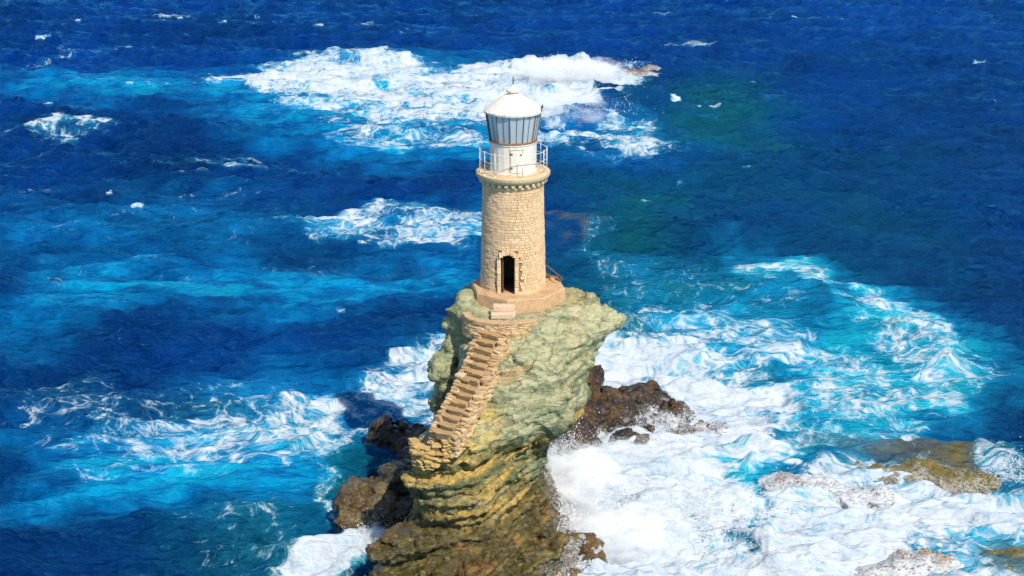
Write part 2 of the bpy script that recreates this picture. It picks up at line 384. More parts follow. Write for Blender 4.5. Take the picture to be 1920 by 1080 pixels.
def line_mask(pts, w):
    P = np.array([at(*q) for q in pts]); m = np.zeros_like(GX)
    x0, y0 = P.min(0) - w * 3 - 14; x1, y1 = P.max(0) + w * 3 + 14
    ia, ib = np.searchsorted(mx, [x0, x1]); ja, jb = np.searchsorted(my, [y0, y1])
    X = WX[ia:ib, ja:jb]; Y = WY[ia:ib, ja:jb]; d2 = np.full(X.shape, 1e9, np.float32)
    for i in range(1, len(P)):
        a = P[i - 1]; c = P[i]; e = c - a; L2 = (e ** 2).sum() + 1e-9
        t = np.clip(((X - a[0]) * e[0] + (Y - a[1]) * e[1]) / L2, 0, 1)
        d2 = np.minimum(d2, (X - a[0] - t * e[0]) ** 2 + (Y - a[1] - t * e[1]) ** 2)
    m[ia:ib, ja:jb] = np.exp(-d2 / (w * w)); return m
foam = np.zeros_like(GX); aer = np.zeros_like(GX); teal = np.zeros_like(GX); olive = np.zeros_like(GX)
def F(v, m):
    global foam; foam = np.maximum(foam, v * m)
def A(v, m):
    global aer; aer = np.maximum(aer, v * m)
def Tl(v, m):
    global teal; teal = np.maximum(teal, v * m)
# far reef, big patch of white water
F(.84, poly_mask([(372,152),(470,128),(610,103),(760,112),(900,122),(1030,112),(1190,128),(1205,148),(1130,158),(1150,180),(1140,212),(1050,225),(1000,240),(900,228),(800,215),(700,195),(560,178),(460,168)], 3.0))
F(.92, poly_mask([(980,118),(1100,108),(1195,128),(1200,148),(1130,158),(1140,205),(1040,222),(960,200)], 2.5)); F(.70, poly_mask([(520,150),(1020,150),(1050,235),(900,250),(640,225),(500,200)], 5))
F(.66, poly_mask([(610,240),(760,235),(900,250),(900,275),(740,285),(620,268)], 3.0))
F(.74, poly_mask([(1000,250),(1120,228),(1200,222),(1290,255),(1270,282),(1120,288),(1010,272)], 2.5))
F(.85, poly_mask([(1100,175),(1200,172),(1245,185),(1230,196),(1130,195)], 1.2))
A(.75, poly_mask([(360,150),(520,120),(900,100),(900,300),(700,305),(560,280),(450,230),(370,190)], 8))
A(.8, poly_mask([(0,140),(200,132),(420,150),(520,200),(420,195),(200,185),(0,172)], 6))
A(.75, poly_mask([(560,235),(900,240),(1020,250),(1020,300),(800,308),(640,290)], 5))
A(.45, poly_mask([(1020,215),(1250,215),(1330,270),(1100,300),(1000,295)], 5))
# left far scraps
F(1.0, poly_mask([(34,238),(80,212),(140,212),(222,224),(190,248),(90,260),(45,256)], 1.6)); F(.6, poly_mask([(20,240),(80,205),(240,220),(200,255),(90,268)], 3))
F(.50, line_mask([(0,130),(60,112),(130,98),(230,95)], 1.6)); F(.38, line_mask([(100,285),(180,290)], 1.3))
F(.44, line_mask([(340,195),(375,198)], 1.0)); F(.40, line_mask([(130,150),(330,152),(440,170)], 1.8)); F(.30, line_mask([(0,345),(110,350)], 2))
# patch beside the tower
F(.64, poly_mask([(565,415),(640,392),(760,380),(900,392),(905,460),(820,465),(700,450),(600,440)], 2.0))
F(.56, line_mask([(565,420),(640,442),(760,455),(900,448)], 1.1))
A(.55, poly_mask([(560,400),(900,375),(905,470),(760,480),(640,455)], 4))
F(.45, poly_mask([(1025,420),(1100,405),(1130,440),(1090,470),(1030,475)], 1.2)); F(.42, line_mask([(1130,475),(1185,478)], .9))
F(.40, line_mask([(1040,480),(1110,510),(1200,560)], .9))
F(.50, line_mask([(1370,482),(1450,498),(1520,520)], .9)); F(.5, line_mask([(1530,520),(1560,545)], 1.0))
# calm milky bands, left
A(.85, poly_mask([(100,490),(330,480),(620,520),(860,480),(905,500),(880,545),(700,570),(520,575),(330,570),(60,600),(0,660),(0,590)], 5))
A(.9, poly_mask([(470,540),(620,540),(760,560),(720,590),(560,592),(470,580)], 4)); A(.5, poly_mask([(700,480),(900,470),(900,530),(760,540)], 3))
F(.26, poly_mask([(0,470),(330,470),(900,480),(860,560),(400,560),(0,600)], 5))
F(.26, poly_mask([(0,340),(600,330),(620,470),(0,470)], 8))
A(.42, poly_mask([(0,380),(420,360),(600,420),(560,480),(0,480)], 8))
# lower left network
F(.68, poly_mask([(240,860),(380,790),(500,760),(660,720),(700,780),(640,880),(560,910),(420,880),(300,900)], 2.5))
F(.56, poly_mask([(100,760),(330,740),(560,740),(600,900),(300,910),(80,900)], 3)); F(.42, poly_mask([(0,700),(400,690),(620,720),(420,900),(0,900)], 3))
F(.72, poly_mask([(560,790),(640,740),(690,680),(760,650),(830,640),(840,800),(720,810),(640,880),(590,860)], 1.6))
F(.85, poly_mask([(575,790),(640,770),(640,835),(590,840)], 1.0))
F(.52, line_mask([(330,760),(430,735),(500,725)], .7))
A(.85, poly_mask([(260,800),(520,770),(620,820),(620,880),(520,940),(380,900),(240,880)], 2.5)); A(.8, poly_mask([(0,820),(300,800),(620,850),(600,960),(0,960)], 3))
A(.45, poly_mask([(400,700),(840,640),(800,860),(500,880)], 4))
F(.96, poly_mask([(500,1030),(600,1000),(690,1000),(720,985),(720,1060),(600,1060),(530,1050)], .8)); F(.55, poly_mask([(370,1010),(520,985),(700,990),(700,1075),(480,1060)], 1.4))
F(.62, poly_mask([(560,900),(620,900),(640,1000),(700,1010),(600,1010)], .8)); F(.42, poly_mask([(300,950),(560,960),(700,1080),(400,1075)], 2))
# right: the great white surge round the rock
F(1.0, poly_mask([(1000,850),(1060,800),(1180,800),(1290,860),(1330,960),(1330,1200),(900,1200),(1000,1000)], 2.5)); F(.91, poly_mask([(1000,850),(1090,700),(1100,640),(1200,640),(1290,670),(1400,720),(1480,780),(1440,850),(1340,880),(1300,960),(1400,1000),(1640,960),(1700,1000),(1660,1080),(1640,1300),(900,1300),(1000,1000)], 1.5))
F(.98, poly_mask([(1360,950),(1470,950),(1500,1060),(1370,1060)], 1.2)); F(.82, poly_mask([(1100,620),(1300,640),(1480,690),(1560,740),(1500,860),(1300,880),(1100,800)], 2.0))
F(.58, poly_mask([(1130,600),(1280,560),(1420,570),(1560,640),(1700,700),(1790,720),(1680,800),(1500,880),(1280,760)], 2.2))
F(.66, poly_mask([(1560,560),(1700,550),(1800,600),(1825,680),(1740,770),(1640,740),(1680,640),(1620,590)], 1.6))
F(.62, line_mask([(1400,490),(1520,510),(1640,560),(1740,600),(1800,650),(1800,700),(1740,770),(1600,820)], 1.1))
F(.98, poly_mask([(1250,870),(1340,850),(1420,880),(1440,960),(1400,1010),(1280,1000)], 1.5)); F(.8, poly_mask([(1280,860),(1500,790),(1640,800),(1600,860),(1440,880),(1360,960),(1270,960)], 1.8))
F(.89, poly_mask([(1420,900),(1640,890),(1860,900),(1990,930),(1990,1010),(1780,1010),(1500,1060),(1400,1000)], 1.6))
F(.66, poly_mask([(1660,970),(2000,930),(2050,1150),(1600,1150)], 1.6))
F(.62, poly_mask([(1860,860),(1990,850),(1990,940),(1880,930)], .9)); F(.42, poly_mask([(1660,790),(1860,850),(1850,880),(1650,840)], 1.2))
F(.36, poly_mask([(1050,500),(1420,470),(1560,560),(1400,640),(1120,600)], 2.5))
ARC = [(1400,490),(1520,512),(1640,548),(1745,595),(1805,645),(1805,700),(1750,760),(1640,815),(1500,862)]; A(.95, line_mask(ARC, 3.0)); F(.60, line_mask(ARC, 1.9)); A(.55, poly_mask([(1180,640),(1340,560),(1500,520),(1560,600),(1500,720),(1400,800)], 2.5)); A(.95, poly_mask([(1520,640),(1580,560),(1540,510),(1700,545),(1810,600),(1835,680),(1780,730),(1700,800),(1500,880),(1380,960),(1270,940),(1400,840)], 1.8))
A(.8, poly_mask([(1300,850),(1700,790),(1660,900),(1400,900)], 2)); A(.7, poly_mask([(1680,960),(1990,900),(2010,1080),(1700,1080)], 2))
A(.3, poly_mask([(1100,480),(1440,470),(1500,600),(1120,600)], 4))
Tl(.95, poly_mask([(1150,150),(1380,140),(1420,200),(1500,290),(1480,360),(1300,400),(1500,470),(1640,540),(1500,600),(1050,600),(1030,480),(1100,380),(1060,320),(1290,290)], 10))
Tl(.45, poly_mask([(1300,250),(1650,300),(1700,450),(1400,480)], 14)); Tl(.8, poly_mask([(500,850),(720,850),(720,1000),(560,980)], 2)); Tl(.8, poly_mask([(1020,540),(1200,520),(1600,560),(1720,700),(1300,800)], 4))
Tl(.55, poly_mask([(300,930),(700,930),(700,1080),(380,1080)], 4)); Tl(.5, poly_mask([(1850,880),(1990,860),(1990,1080),(1900,1080)], 2))
olive = np.maximum(poly_mask([(1640,850),(1700,828),(1800,842),(1880,870),(1880,900),(1790,918),(1660,895)], 1.7) * .8, .8 * poly_mask([(1830,1010),(1990,1020),(1990,1090),(1840,1090)], 1.0))
olive = np.maximum(olive, .5 * poly_mask([(1500,800),(1660,835),(1660,880),(1540,880)], 1.0)); olive = np.maximum(olive, .45 * poly_mask([(1020,405),(1062,400),(1064,446),(1028,450)], .8))
foam = foam * (1 - .55 * olive)

def build_sea():
    dn = np.concatenate([np.array([-4000, -1200, -300, -80, -10, 20, 35, 44]), 1 / np.linspace(1/48., 1/262., 1120), np.array([285, 330, 420, 600, 1000, 2000, 4500, 9000])])
    u = np.concatenate([-np.array([20, 6, 2.5, 1.2, .75, .56, .49]), np.linspace(-.45, .45, 1560), np.array([.49, .56, .75, 1.2, 2.5, 6, 20])])
    d, uu = np.meshgrid(dn, u, indexing='ij')
    X = (uu * np.maximum(np.abs(d), 48)).astype(np.float32); Y = (d + CAMY).astype(np.float32)
    core = (smooth(44, 52, d) * (1 - smooth(250, 285, d)) * (1 - smooth(.45, .55, np.abs(uu)))).astype(np.float32)
    Z = np.zeros_like(X); DX = np.zeros_like(X); DY = np.zeros_like(X)
    for (N, L, wind, ang, amp, seed) in ((512, 131.0, 5.4, -100, .32, 1), (1024, 79.0, 3.0, -84, .25, 2), (1024, 53.0, 2.1, -97, .155, 5), (1024, 37.0, 1.55, -90, .055, 6)):
        a = R(ang); T = ocean_tile(N, L, wind, (1.0, 0.0), seed, 0, 10.0)
        p = (X * math.cos(a) + Y * math.sin(a)) / L; q = (-X * math.sin(a) + Y * math.cos(a)) / L
        z, hx, hy = (sample(t, p, q) for t in T)
        Z += amp * z; DX -= amp * .5 * (hx * math.cos(a) - hy * math.sin(a)); DY -= amp * .5 * (hx * math.sin(a) + hy * math.cos(a))
    iu = (X - MX0) / MS; iv = (Y - MY0) / MS
    def g(arr):
        a = np.clip(iu, 0, arr.shape[0] - 1.001); b = np.clip(iv, 0, arr.shape[1] - 1.001); i = a.astype(np.int32); j = b.astype(np.int32); fu = a - i; fv = b - j
        r = (arr[i, j]*(1-fu) + arr[i+1, j]*fu)*(1-fv) + (arr[i, j+1]*(1-fu) + arr[i+1, j+1]*fu)*fv
        ok = (iu > 0) & (iu < arr.shape[0]-1) & (iv > 0) & (iv < arr.shape[1]-1)
        return np.where(ok, r, 0).astype(np.float32)
    fo, ae, te, ol = g(foam), g(aer), g(teal), g(olive)
    # rolling swells that are about to break on the reefs
    def swell(px0, py0, px1, py1, h, wd):
        nonlocal Z
        a = np.array(at(px0, py0)); c = np.array(at(px1, py1)); e = c - a; L = np.linalg.norm(e); e /= L; n = np.array([-e[1], e[0]])
        s = (X - a[0]) * e[0] + (Y - a[1]) * e[1]; t = (X - a[0]) * n[0] + (Y - a[1]) * n[1] + .6 * np.sin(s * .35)
        Z += h * smooth(-.15 * L, .3 * L, s) * (1 - smooth(.7 * L, 1.15 * L, s)) * np.exp(-np.where(t > 0, t / (wd * 1.6), t / wd) ** 2)
    swell(1020, 228, 1190, 205, 1.5, 2.6); swell(1150, 196, 1250, 192, 1.2, 2.2); swell(560, 108, 800, 118, 1.0, 3.5)
    swell(620, 240, 900, 262, .7, 3); swell(250, 250, 420, 262, .9, 3.5); swell(1500, 540, 1830, 700, .8, 1.6); swell(500, 1040, 720, 1040, .7, .9)
    swell(30, 250, 230, 240, .8, 2)
    dn1 = fbm(X * .16, Y * .22, X * 0 + 91, 5, .6); fo = fo * (1 - .34 * smooth(.0, .55, dn1) * smooth(.3, .6, fo) * (1 - .75 * smooth(.8, .96, fo))) - .10 * smooth(.3, .9, -dn1) * (fo > .1)
    fo = np.clip(fo, 0, 1.1); turb = smooth(.5, 1.0, fo)
    lump = fbm(X * .35, Y * .35, X * 0 + 2, 5, .5); Z += turb * lump * .20
    near = smooth(.85, 1.05, fo) * np.exp(-((X - 6) / 9) ** 2 - ((Y + 6) / 9) ** 2); Z += near * (.5 + .9 * np.abs(fbm(X * .22, Y * .22, X * 0 + 8, 4, .45)))
    far = smooth(.8, 1.0, fo) * np.exp(-((X - 8) / 14) ** 2 - ((Y - 118) / 12) ** 2); Z += far * (.5 + 1.2 * np.abs(fbm(X * .13, Y * .13, X * 0 + 3, 6, .6)))
    calm = 1 - .55 * ae * (1 - smooth(.5, .8, fo))
    Z *= core * calm; DX *= core * calm * (1 - turb); DY *= core * calm * (1 - turb)
    # whitecaps on the sharpest crests
    crest = smooth(.60, .95, Z / 1.0) * smooth(.12, .5, noise3(X * .07, Y * .07, X * 0)) * core
    fo = np.maximum(fo, crest * .62)
    spots = smooth(.48, .60, noise3(X * .30, Y * .42, X * 0 + 31)) * smooth(-.05, .3, noise3(X * .03, Y * .03, X * 0 + 11)) * smooth(.05, .35, Z); fo = np.maximum(fo, spots * .72 * core)
    # intrinsic colour of the water body
    def C(r, g_, b): return np.array([r, g_, b], np.float32)
    tt = smooth(60, 230, d)[..., None].astype(np.float32)
    side = smooth(.05, .3, uu)[..., None].astype(np.float32)
    col = C(.0002, .021, .120) * (1 - tt) + C(.0003, .025, .190) * tt
    col = col * (1 - .25 * side * (1 - tt))
    vary = fbm(X * .045, Y * .03, X * 0 + 7, 5, .6)[..., None]
    col = col * (1 + .45 * np.clip(vary, -.8, .8))
    def mixc(col, m, c): m = np.clip(m, 0, 1)[..., None]; return col * (1 - m) + c * m
    tv = fbm(X * .06, Y * .05, X * 0 + 17, 4, .6)
    col = mixc(col, te * (.8 + .5 * tv), C(.001, .066, .098)); col = mixc(col, te * smooth(-.1, .5, tv) * .55, C(.002, .078, .070))
    av = fbm(X * .16, Y * .13, X * 0 + 27, 5, .6); sv = fbm(X * .22, Y * .6, X * 0 + 77, 6, .65); ae = ae * np.clip(.88 + .65 * sv, .3, 1.15)
    col = mixc(col, ae * (1.0 + .6 * av), C(.001, .23, .56)); col = mixc(col, smooth(.5, .95, ae) * (.7 + .6 * av), C(.002, .32, .52))
    col = mixc(col, smooth(.55, .9, fo) * .8, C(.06, .36, .50))
    rs = smooth(4, 12, X) * (Y < 60); col = mixc(col, rs * ae * .75, C(.003, .22, .36)); col = mixc(col, rs * smooth(.5, .95, ae) * .6, C(.006, .36, .46))
    col = mixc(col, ol * (.85 + .5 * av), C(.17, .13, .02))
    col = np.concatenate([np.clip(col, 0, 1), np.ones(col.shape[:2] + (1,), np.float32)], -1)
    # flow coordinates: streaks stretched along the drift and curled into eddies
    ang = R(-8) + .5 * fbm(X * .03, Y * .03, X * 0 + 50, 2)
    fx = X + 2.2 * fbm(X * .10, Y * .10, X * 0 + 61, 4, .55); fy = Y * 1.45 + 2.2 * fbm(X * .10, Y * .10, X * 0 + 71, 4, .55)
    flow = np.stack([fx * .8, fy, X * 0], -1)
    V = np.stack([X + DX, Y + DY, Z], -1).reshape(-1, 3)
    nr, nc = X.shape; i = np.arange(nr * nc).reshape(nr, nc)
    Fq = np.stack([i[:-1, :-1], i[:-1, 1:], i[1:, 1:], i[1:, :-1]], -1).reshape(-1, 4)
    o = mesh_np('sea', V, Fq, M['sea'], attrs={'foam': ('FLOAT', fo), 'wcol': ('FLOAT_COLOR', col), 'flow': ('FLOAT_VECTOR', flow)})
    o['kind'] = 'structure'
build_sea()

# ------------------------------------------------------------------ ROCKS, sculpted as signed fields and skinned
def surface_nets(f, o, h):
    """skin of the zero level of field f (positive inside)"""
    nx, ny, nz = f.shape; s = f > 0
    c = np.zeros((nx-1, ny-1, nz-1), np.int8)
    for a in (0, 1):
        for b in (0, 1):
            for d in (0, 1): c += s[a:nx-1+a, b:ny-1+b, d:nz-1+d]
    act = (c > 0) & (c < 8); ii = np.argwhere(act); idx = -np.ones(act.shape, np.int64); idx[act] = np.arange(len(ii))
    P = np.zeros((len(ii), 3)); W = np.zeros(len(ii)); i, j, k = ii.T
    E = [((a, b, 0), (a, b, 1)) for a in (0, 1) for b in (0, 1)] + [((a, 0, b), (a, 1, b)) for a in (0, 1) for b in (0, 1)] + [((0, a, b), (1, a, b)) for a in (0, 1) for b in (0, 1)]
    for p, q in E:
        fa = f[i+p[0], j+p[1], k+p[2]]; fb = f[i+q[0], j+q[1], k+q[2]]; m = (fa > 0) != (fb > 0)
        t = np.where(m, fa / np.where(m, fa - fb, 1), 0)
        for ax in range(3): P[:, ax] += np.where(m, p[ax] + t * (q[ax] - p[ax]), 0)
        W += m
    P = (P / W[:, None] + ii) * h + np.array(o); Q = []
    for ax in range(3):
        sl = [slice(1, -1)] * 3; sl[ax] = slice(0, -1); A_ = s[tuple(sl)]; sl[ax] = slice(1, None); B_ = s[tuple(sl)]
        e = np.argwhere(A_ != B_); off = np.array([1, 1, 1]); off[ax] = 0; e = e + off
        u_, v_ = [(1, 2), (2, 0), (0, 1)][ax]; du = np.zeros(3, int); du[u_] = 1; dv = np.zeros(3, int); dv[v_] = 1
        g = lambda x: idx[x[:, 0], x[:, 1], x[:, 2]]
        q = np.stack([g(e - du - dv), g(e - dv), g(e), g(e - du)], 1)
        ins = s[e[:, 0], e[:, 1], e[:, 2]]; q[ins] = q[ins][:, ::-1]; Q.append(q)
    return P, np.concatenate(Q)
def normals(V, Fq):
    a = V[Fq[:, 2]] - V[Fq[:, 0]]; b = V[Fq[:, 3]] - V[Fq[:, 1]]; n = np.cross(a, b); N = np.zeros_like(V)
    for k in range(4): np.add.at(N, Fq[:, k], n)
    return N / (np.linalg.norm(N, axis=1)[:, None] + 1e-9)
def loft(X, Y, Z, secs, cx, cy):
    """radial body given by polygons at several heights"""
    zs = np.array([s[0] for s in secs]); nt_ = 144; th = np.linspace(-np.pi, np.pi, nt_, endpoint=False); tab = []
    C0 = np.interp(zs, *cx), np.interp(zs, *cy)
    for s, x0, y0 in zip(secs, *C0):
        P = np.array(s[1], float) - (x0, y0); r = np.zeros(nt_)
        for i in range(len(P)):
            a = P[i-1]; e = P[i] - a; dx, dy = np.cos(th), np.sin(th); den = dx * e[1] - dy * e[0]
            with np.errstate(all='ignore'):
                t = (a[0] * e[1] - a[1] * e[0]) / den; u = (a[0] * dy - a[1] * dx) / den
            ok = (t > 0) & (u >= -1e-6) & (u <= 1 + 1e-6); r = np.where(ok, np.maximum(r, t), r)
        kern = np.array([1, 2, 3, 2, 1.]); kern /= kern.sum(); r = sum(kw * np.roll(r, q - 2) for q, kw in enumerate(kern)); tab.append(r)
    tab = np.array(tab); x0 = np.interp(Z, zs, C0[0]); y0 = np.interp(Z, zs, C0[1])
    dx, dy = X - x0, Y - y0; rho = np.hypot(dx, dy); t = (np.arctan2(dy, dx) + np.pi) / (2 * np.pi) * nt_
    zi = np.clip(np.interp(Z, zs, np.arange(len(zs))), 0, len(zs) - 1.001); a = zi.astype(int); fz = zi - a; b = t.astype(int); ft = t - b
    R_ = (tab[a, b % nt_]*(1-ft) + tab[a, (b+1) % nt_]*ft)*(1-fz) + (tab[a+1, b % nt_]*(1-ft) + tab[a+1, (b+1) % nt_]*ft)*fz
    return np.minimum((R_ - rho) * .8, np.minimum(zs[-1] - Z, Z - zs[0]))
def smax(a, b, k):
    h = np.clip(.5 + .5 * (a - b) / k, 0, 1); return b * (1-h) + a * h + k * h * (1-h)
def ell(X, Y, Z, c, r, rot=0.0, tilt=0.0):
    x, y, z = X - c[0], Y - c[1], Z - c[2]; ca, sa = math.cos(rot), math.sin(rot); x, y = x * ca + y * sa, -x * sa + y * ca
    ca, sa = math.cos(tilt), math.sin(tilt); x, z = x * ca + z * sa, -x * sa + z * ca
    q = ((np.abs(x) / r[0]) ** 2.6 + (np.abs(y) / r[1]) ** 2.6 + (np.abs(z) / r[2]) ** 2.6) ** (1/2.6)
    return (1 - q) * min(r)
def strata(x, y, z):
    """height across the dipping beds"""
    return z - .08 * x - .38 * np.maximum(x + 1.4, 0) + .10 * y + .35 * noise3(x * .25, y * .25, z * .25)
def facets(P, cell, squash, seed, dip=.36):
    """broken-rock relief: flat faces of random tilt meeting at sharp breaks; also how close each point is to a break"""
    Q = np.stack([P[:, 0], P[:, 1], (P[:, 2] - dip * P[:, 0]) * squash], 1) / cell; base = np.floor(Q).astype(np.int64)
    d1 = np.full(len(P), 9e9); d2 = d1.copy(); out_ = np.zeros(len(P))
    for a in (-1, 0, 1):
        for b_ in (-1, 0, 1):
            for c_ in (-1, 0, 1):
                g_ = base + (a, b_, c_); h_ = (g_[:, 0] * 73856093) ^ (g_[:, 1] * 19349663) ^ (g_[:, 2] * 83492791) ^ (seed * 2654435)
                def rn(k): v = (h_ * (2 * k + 1) * 40503 + k * 97711) & 0xFFFFFF; v = (v ^ (v >> 9)) * 2246822519 & 0xFFFFFF; return v / 16777215.0
                s_ = g_ + np.stack([rn(1), rn(2), rn(3)], 1) * .9; e_ = Q - s_; dd = (e_ ** 2).sum(1)
                dr = np.stack([rn(4) - .5, rn(5) - .5, rn(6) - .5], 1) * 2; val = (e_ * dr).sum(1) * .9 + (rn(7) - .5) * .9
                m = dd < d1; d2 = np.where(m, d1, np.minimum(d2, dd)); d1 = np.where(m, dd, d1); out_ = np.where(m, val, out_)
    return out_ * cell, np.sqrt(d2) - np.sqrt(d1)
def grid(b, h):
    xs = np.arange(b[0], b[1], h); ys = np.arange(b[2], b[3], h); zs = np.arange(b[4], b[5], h)
    X, Y, Z = np.meshgrid(xs, ys, zs, indexing='ij'); return X.astype(np.float32), Y.astype(np.float32), Z.astype(np.float32)
def rock_colours(V, N, base_fn):
    col, foam_, wet = base_fn(V, N)
    return {'rcol': ('FLOAT_COLOR', np.concatenate([np.clip(col, 0, 1), np.ones((len(V), 1))], 1)), 'foam': ('FLOAT', foam_), 'wet': ('FLOAT', wet)}

def main_rock():
    b = (-8.2, 6.2, -12.4, 4.6, -1.2, 12.6); h = .078
    X, Y, Z = grid(b, h)
    up = [(5.9,[(-3.2,-1.5),(-3.6,-4.2),(-4.2,-5.9),(-3.6,-6.9),(-1.8,-6.8),(-.6,-5.4),(.8,-4.6),(1.9,-3.4),(2.8,-2),(3.1,0),(2.7,2.2),(0,3),(-2.6,2.2)]),
          (6.55,[(-3.3,-1.4),(-3.7,-4.2),(-4.4,-5.9),(-3.9,-6.95),(-1.7,-6.7),(-.6,-5.9),(.5,-5.5),(1.7,-4.3),(2.9,-2.4),(3.3,0),(2.8,2.4),(0,3.1),(-2.6,2.2)]),
          (6.9,[(-3.1,-1.2),(-3.2,-4.0),(-3.4,-5.8),(-2.8,-6.6),(-1.6,-6.5),(-.8,-6.15),(.3,-5.85),(1.7,-4.6),(3.2,-2.3),(3.5,0),(3,2.5),(0,3.2),(-2.7,2.3)]),
          (8.0,[(-3.0,-1),(-2.6,-3.0),(-2.6,-4.6),(-1.9,-5.5),(-.4,-5.35),(1.0,-5.1),(2.4,-4.2),(3.1,-2.5),(3.3,-1),(2.8,2.6),(0,3.3),(-2.7,2.3)]),
          (9.4,[(-2.7,-.8),(-2.4,-2.6),(-2.2,-3.8),(-1.2,-4.5),(0,-4.5),(1.2,-4.35),(2.5,-3.9),(3.4,-2.7),(3.75,-1.1),(3.1,2.4),(0,3.2),(-2.6,2.2)]),
          (10.4,[(-2.5,-.5),(-2.3,-2.1),(-2.0,-3.1),(-1.0,-3.85),(.2,-3.9),(1.6,-3.9),(3.0,-3.4),(3.7,-2.4),(4.3,-1.0),(3.3,2.2),(0,3.1),(-2.5,2.2)]),
          (11.0,[(-2.5,-.3),(-2.3,-1.9),(-2.0,-2.9),(-1.0,-3.5),(.4,-3.5),(1.6,-3.45),(2.9,-2.9),(3.6,-2.0),(4.2,-1.0),(3.2,1.8),(0,2.9),(-2.4,2.0)]),
          (11.55,[(-2.4,0),(-2.3,-1.7),(-1.9,-2.6),(-.9,-3.2),(.4,-3.2),(1.5,-3.0),(2.5,-2.2),(3.1,-1.4),(3.6,-.4),(2.8,1.4),(0,2.6),(-2.3,1.8)])]
    f = loft(X, Y, Z, up, ([5, 12], [-.4, .1]), ([5, 12], [-2.0, -.6]))
    lo = [(-1.3,[(-6,-5),(-6.2,-9.4),(-3.6,-11.6),(-.4,-11.6),(2.6,-9.4),(3.6,-6),(3.4,-1),(2.4,3.6),(-2,3.8),(-4.6,.6)]),
          (.6,[(-5.6,-5.6),(-5.8,-8.9),(-3.5,-10.6),(-.8,-10.5),(1.8,-8.8),(2.9,-6),(2.9,-1),(2.0,3.3),(-2,3.4),(-4.2,.4)]),
          (1.9,[(-4.9,-5.4),(-5.6,-7.2),(-5.2,-8.6),(-3.4,-9.3),(-1.2,-9.1),(.6,-7.6),(1.7,-5.6),(1.6,-1.6),(1.6,2.8),(-2,3.0),(-3.6,0)]),
          (2.8,[(-4.3,-5.2),(-4.8,-6.6),(-4.4,-7.4),(-3.0,-7.9),(-1.4,-7.6),(.0,-6.6),(.8,-5.0),(.9,-1.6),(1.2,2.6),(-2,2.8),(-3.4,-.6)]),
          (3.3,[(-4.0,-4.6),(-4.4,-5.9),(-4.0,-6.7),(-2.9,-7.2),(-1.4,-6.9),(-.1,-5.9),(.6,-4.6),(.8,-1.6),(1.2,2.5),(-2,2.7),(-3.3,-1)]),
          (4.1,[(-3.9,-4.0),(-4.6,-5.6),(-4.3,-6.9),(-2.9,-7.5),(-1.2,-7.0),(.0,-5.7),(.8,-4.2),(1.3,-1.6),(1.6,2.4),(-2,2.6),(-3.2,-1.2)]),
          (5.0,[(-3.6,-3.6),(-4.6,-5.4),(-4.5,-6.8),(-3.0,-7.35),(-1.3,-6.8),(.2,-5.3),(1.2,-4.0),(2.1,-1.6),(2.2,2.4),(-2,2.6),(-3.1,-1.2)]),
          (5.6,[(-3.4,-3.0),(-4.1,-5.0),(-4.3,-6.2),(-3.2,-6.8),(-1.6,-6.3),(0,-4.9),(1.3,-3.8),(2.6,-1.8),(2.7,2.3),(-2,2.5),(-3.1,-1.2)]),
          (6.6,[(-3.2,-2.6),(-3.8,-4.6),(-4.0,-5.8),(-3.0,-6.3),(-1.4,-5.8),(0,-4.7),(1.2,-3.6),(2.6,-1.8),(2.8,2.2),(-2,2.5),(-3.1,-1.2)])]
    f = smax(f, loft(X, Y, Z, lo, ([-1, 7], [-1.2, -.8]), ([-1, 7], [-3.6, -2.6])), .25)
    # ridge standing left of the stair, split from it by a gully
    for c, r in (((-2.15,-.4,11.3),(.60,1.2,.7)), ((-2.4,-.9,10.5),(.52,1.0,1.1)), ((-2.75,-1.2,9.5),(.55,.9,1.1)), ((-3.2,-1.5,8.6),(.62,.8,.8)), ((-3.1,-1.5,7.7),(.4,.8,.9))):
        f = smax(f, ell(X, Y, Z, c, r, .1, -.15), .18)
    # right-hand prow
    f = smax(f, ell(X, Y, Z, (3.35,-1.3,10.75), (1.15,1.4,.65), -.35, .12), .3)
    f = smax(f, ell(X, Y, Z, (3.8,-1.35,10.75), (.9,.75,.3), -.3, -.05), .2)
    # big smooth slab on the front, hanging over the pedestal
    f = smax(f, ell(X, Y, Z, (.35,-4.55,8.5), (1.9,.75,2.1), .12, .35), .3)
    # toe boulders at the front
    for c, r, ro in (((-4.5,-7.6,2.3),(1.35,1.1,.75),.3), ((-5.2,-8.2,1.0),(.9,.9,.6),0.), ((-2.0,-8.9,1.5),(1.8,1.2,.9),.2), ((.6,-7.4,1.3),(1.5,1.6,1.0),-.3), ((1.9,-5.2,.6),(1.3,1.6,.9),-.3), ((-4.2,-9.6,.9),(1.2,.9,.7),.1)):
        f = smax(f, ell(X, Y, Z, c, r, ro, .1), .15)
    band = np.abs(f) < .75; x, y, z = X[band], Y[band], Z[band]
    st = strata(x, y, z); low = smooth(7.2, 5.2, z + .25 * np.maximum(x, 0) * 0) ; low = 1 - smooth(5.4, 7.0, z)
    bed = noise3(x * .12, y * .12, st * 2.3) + .6 * noise3(x * .3 + 9, y * .3, st * 5.5)
    rough_ = fbm(x * .55, y * .55, z * .55, 4, .55); crag = 1 - np.abs(noise3(x * .9 + 3, y * .9, z * .9)) * 2
    slab = (1 - low) * smooth(-1.6, -.6, x) * (1 - smooth(-2.6, -1.8, y))
    lowf = 1 - smooth(2.5, 4.5, z); fold = 1 - np.abs(noise3(x * .42 + 11, y * .42, z * .42 + 4)) * 2.2; d = -.22 * np.clip(fold - .5, 0, 1) * slab - .3 * np.clip(fold - .4, 0, 1) * lowf + .30 * rough_ * (1 - .6 * slab) + bed * (.10 + .40 * low) * (1 - .88 * slab) - .14 * np.clip(crag - .55, 0, 1) * (1 - .6 * slab)
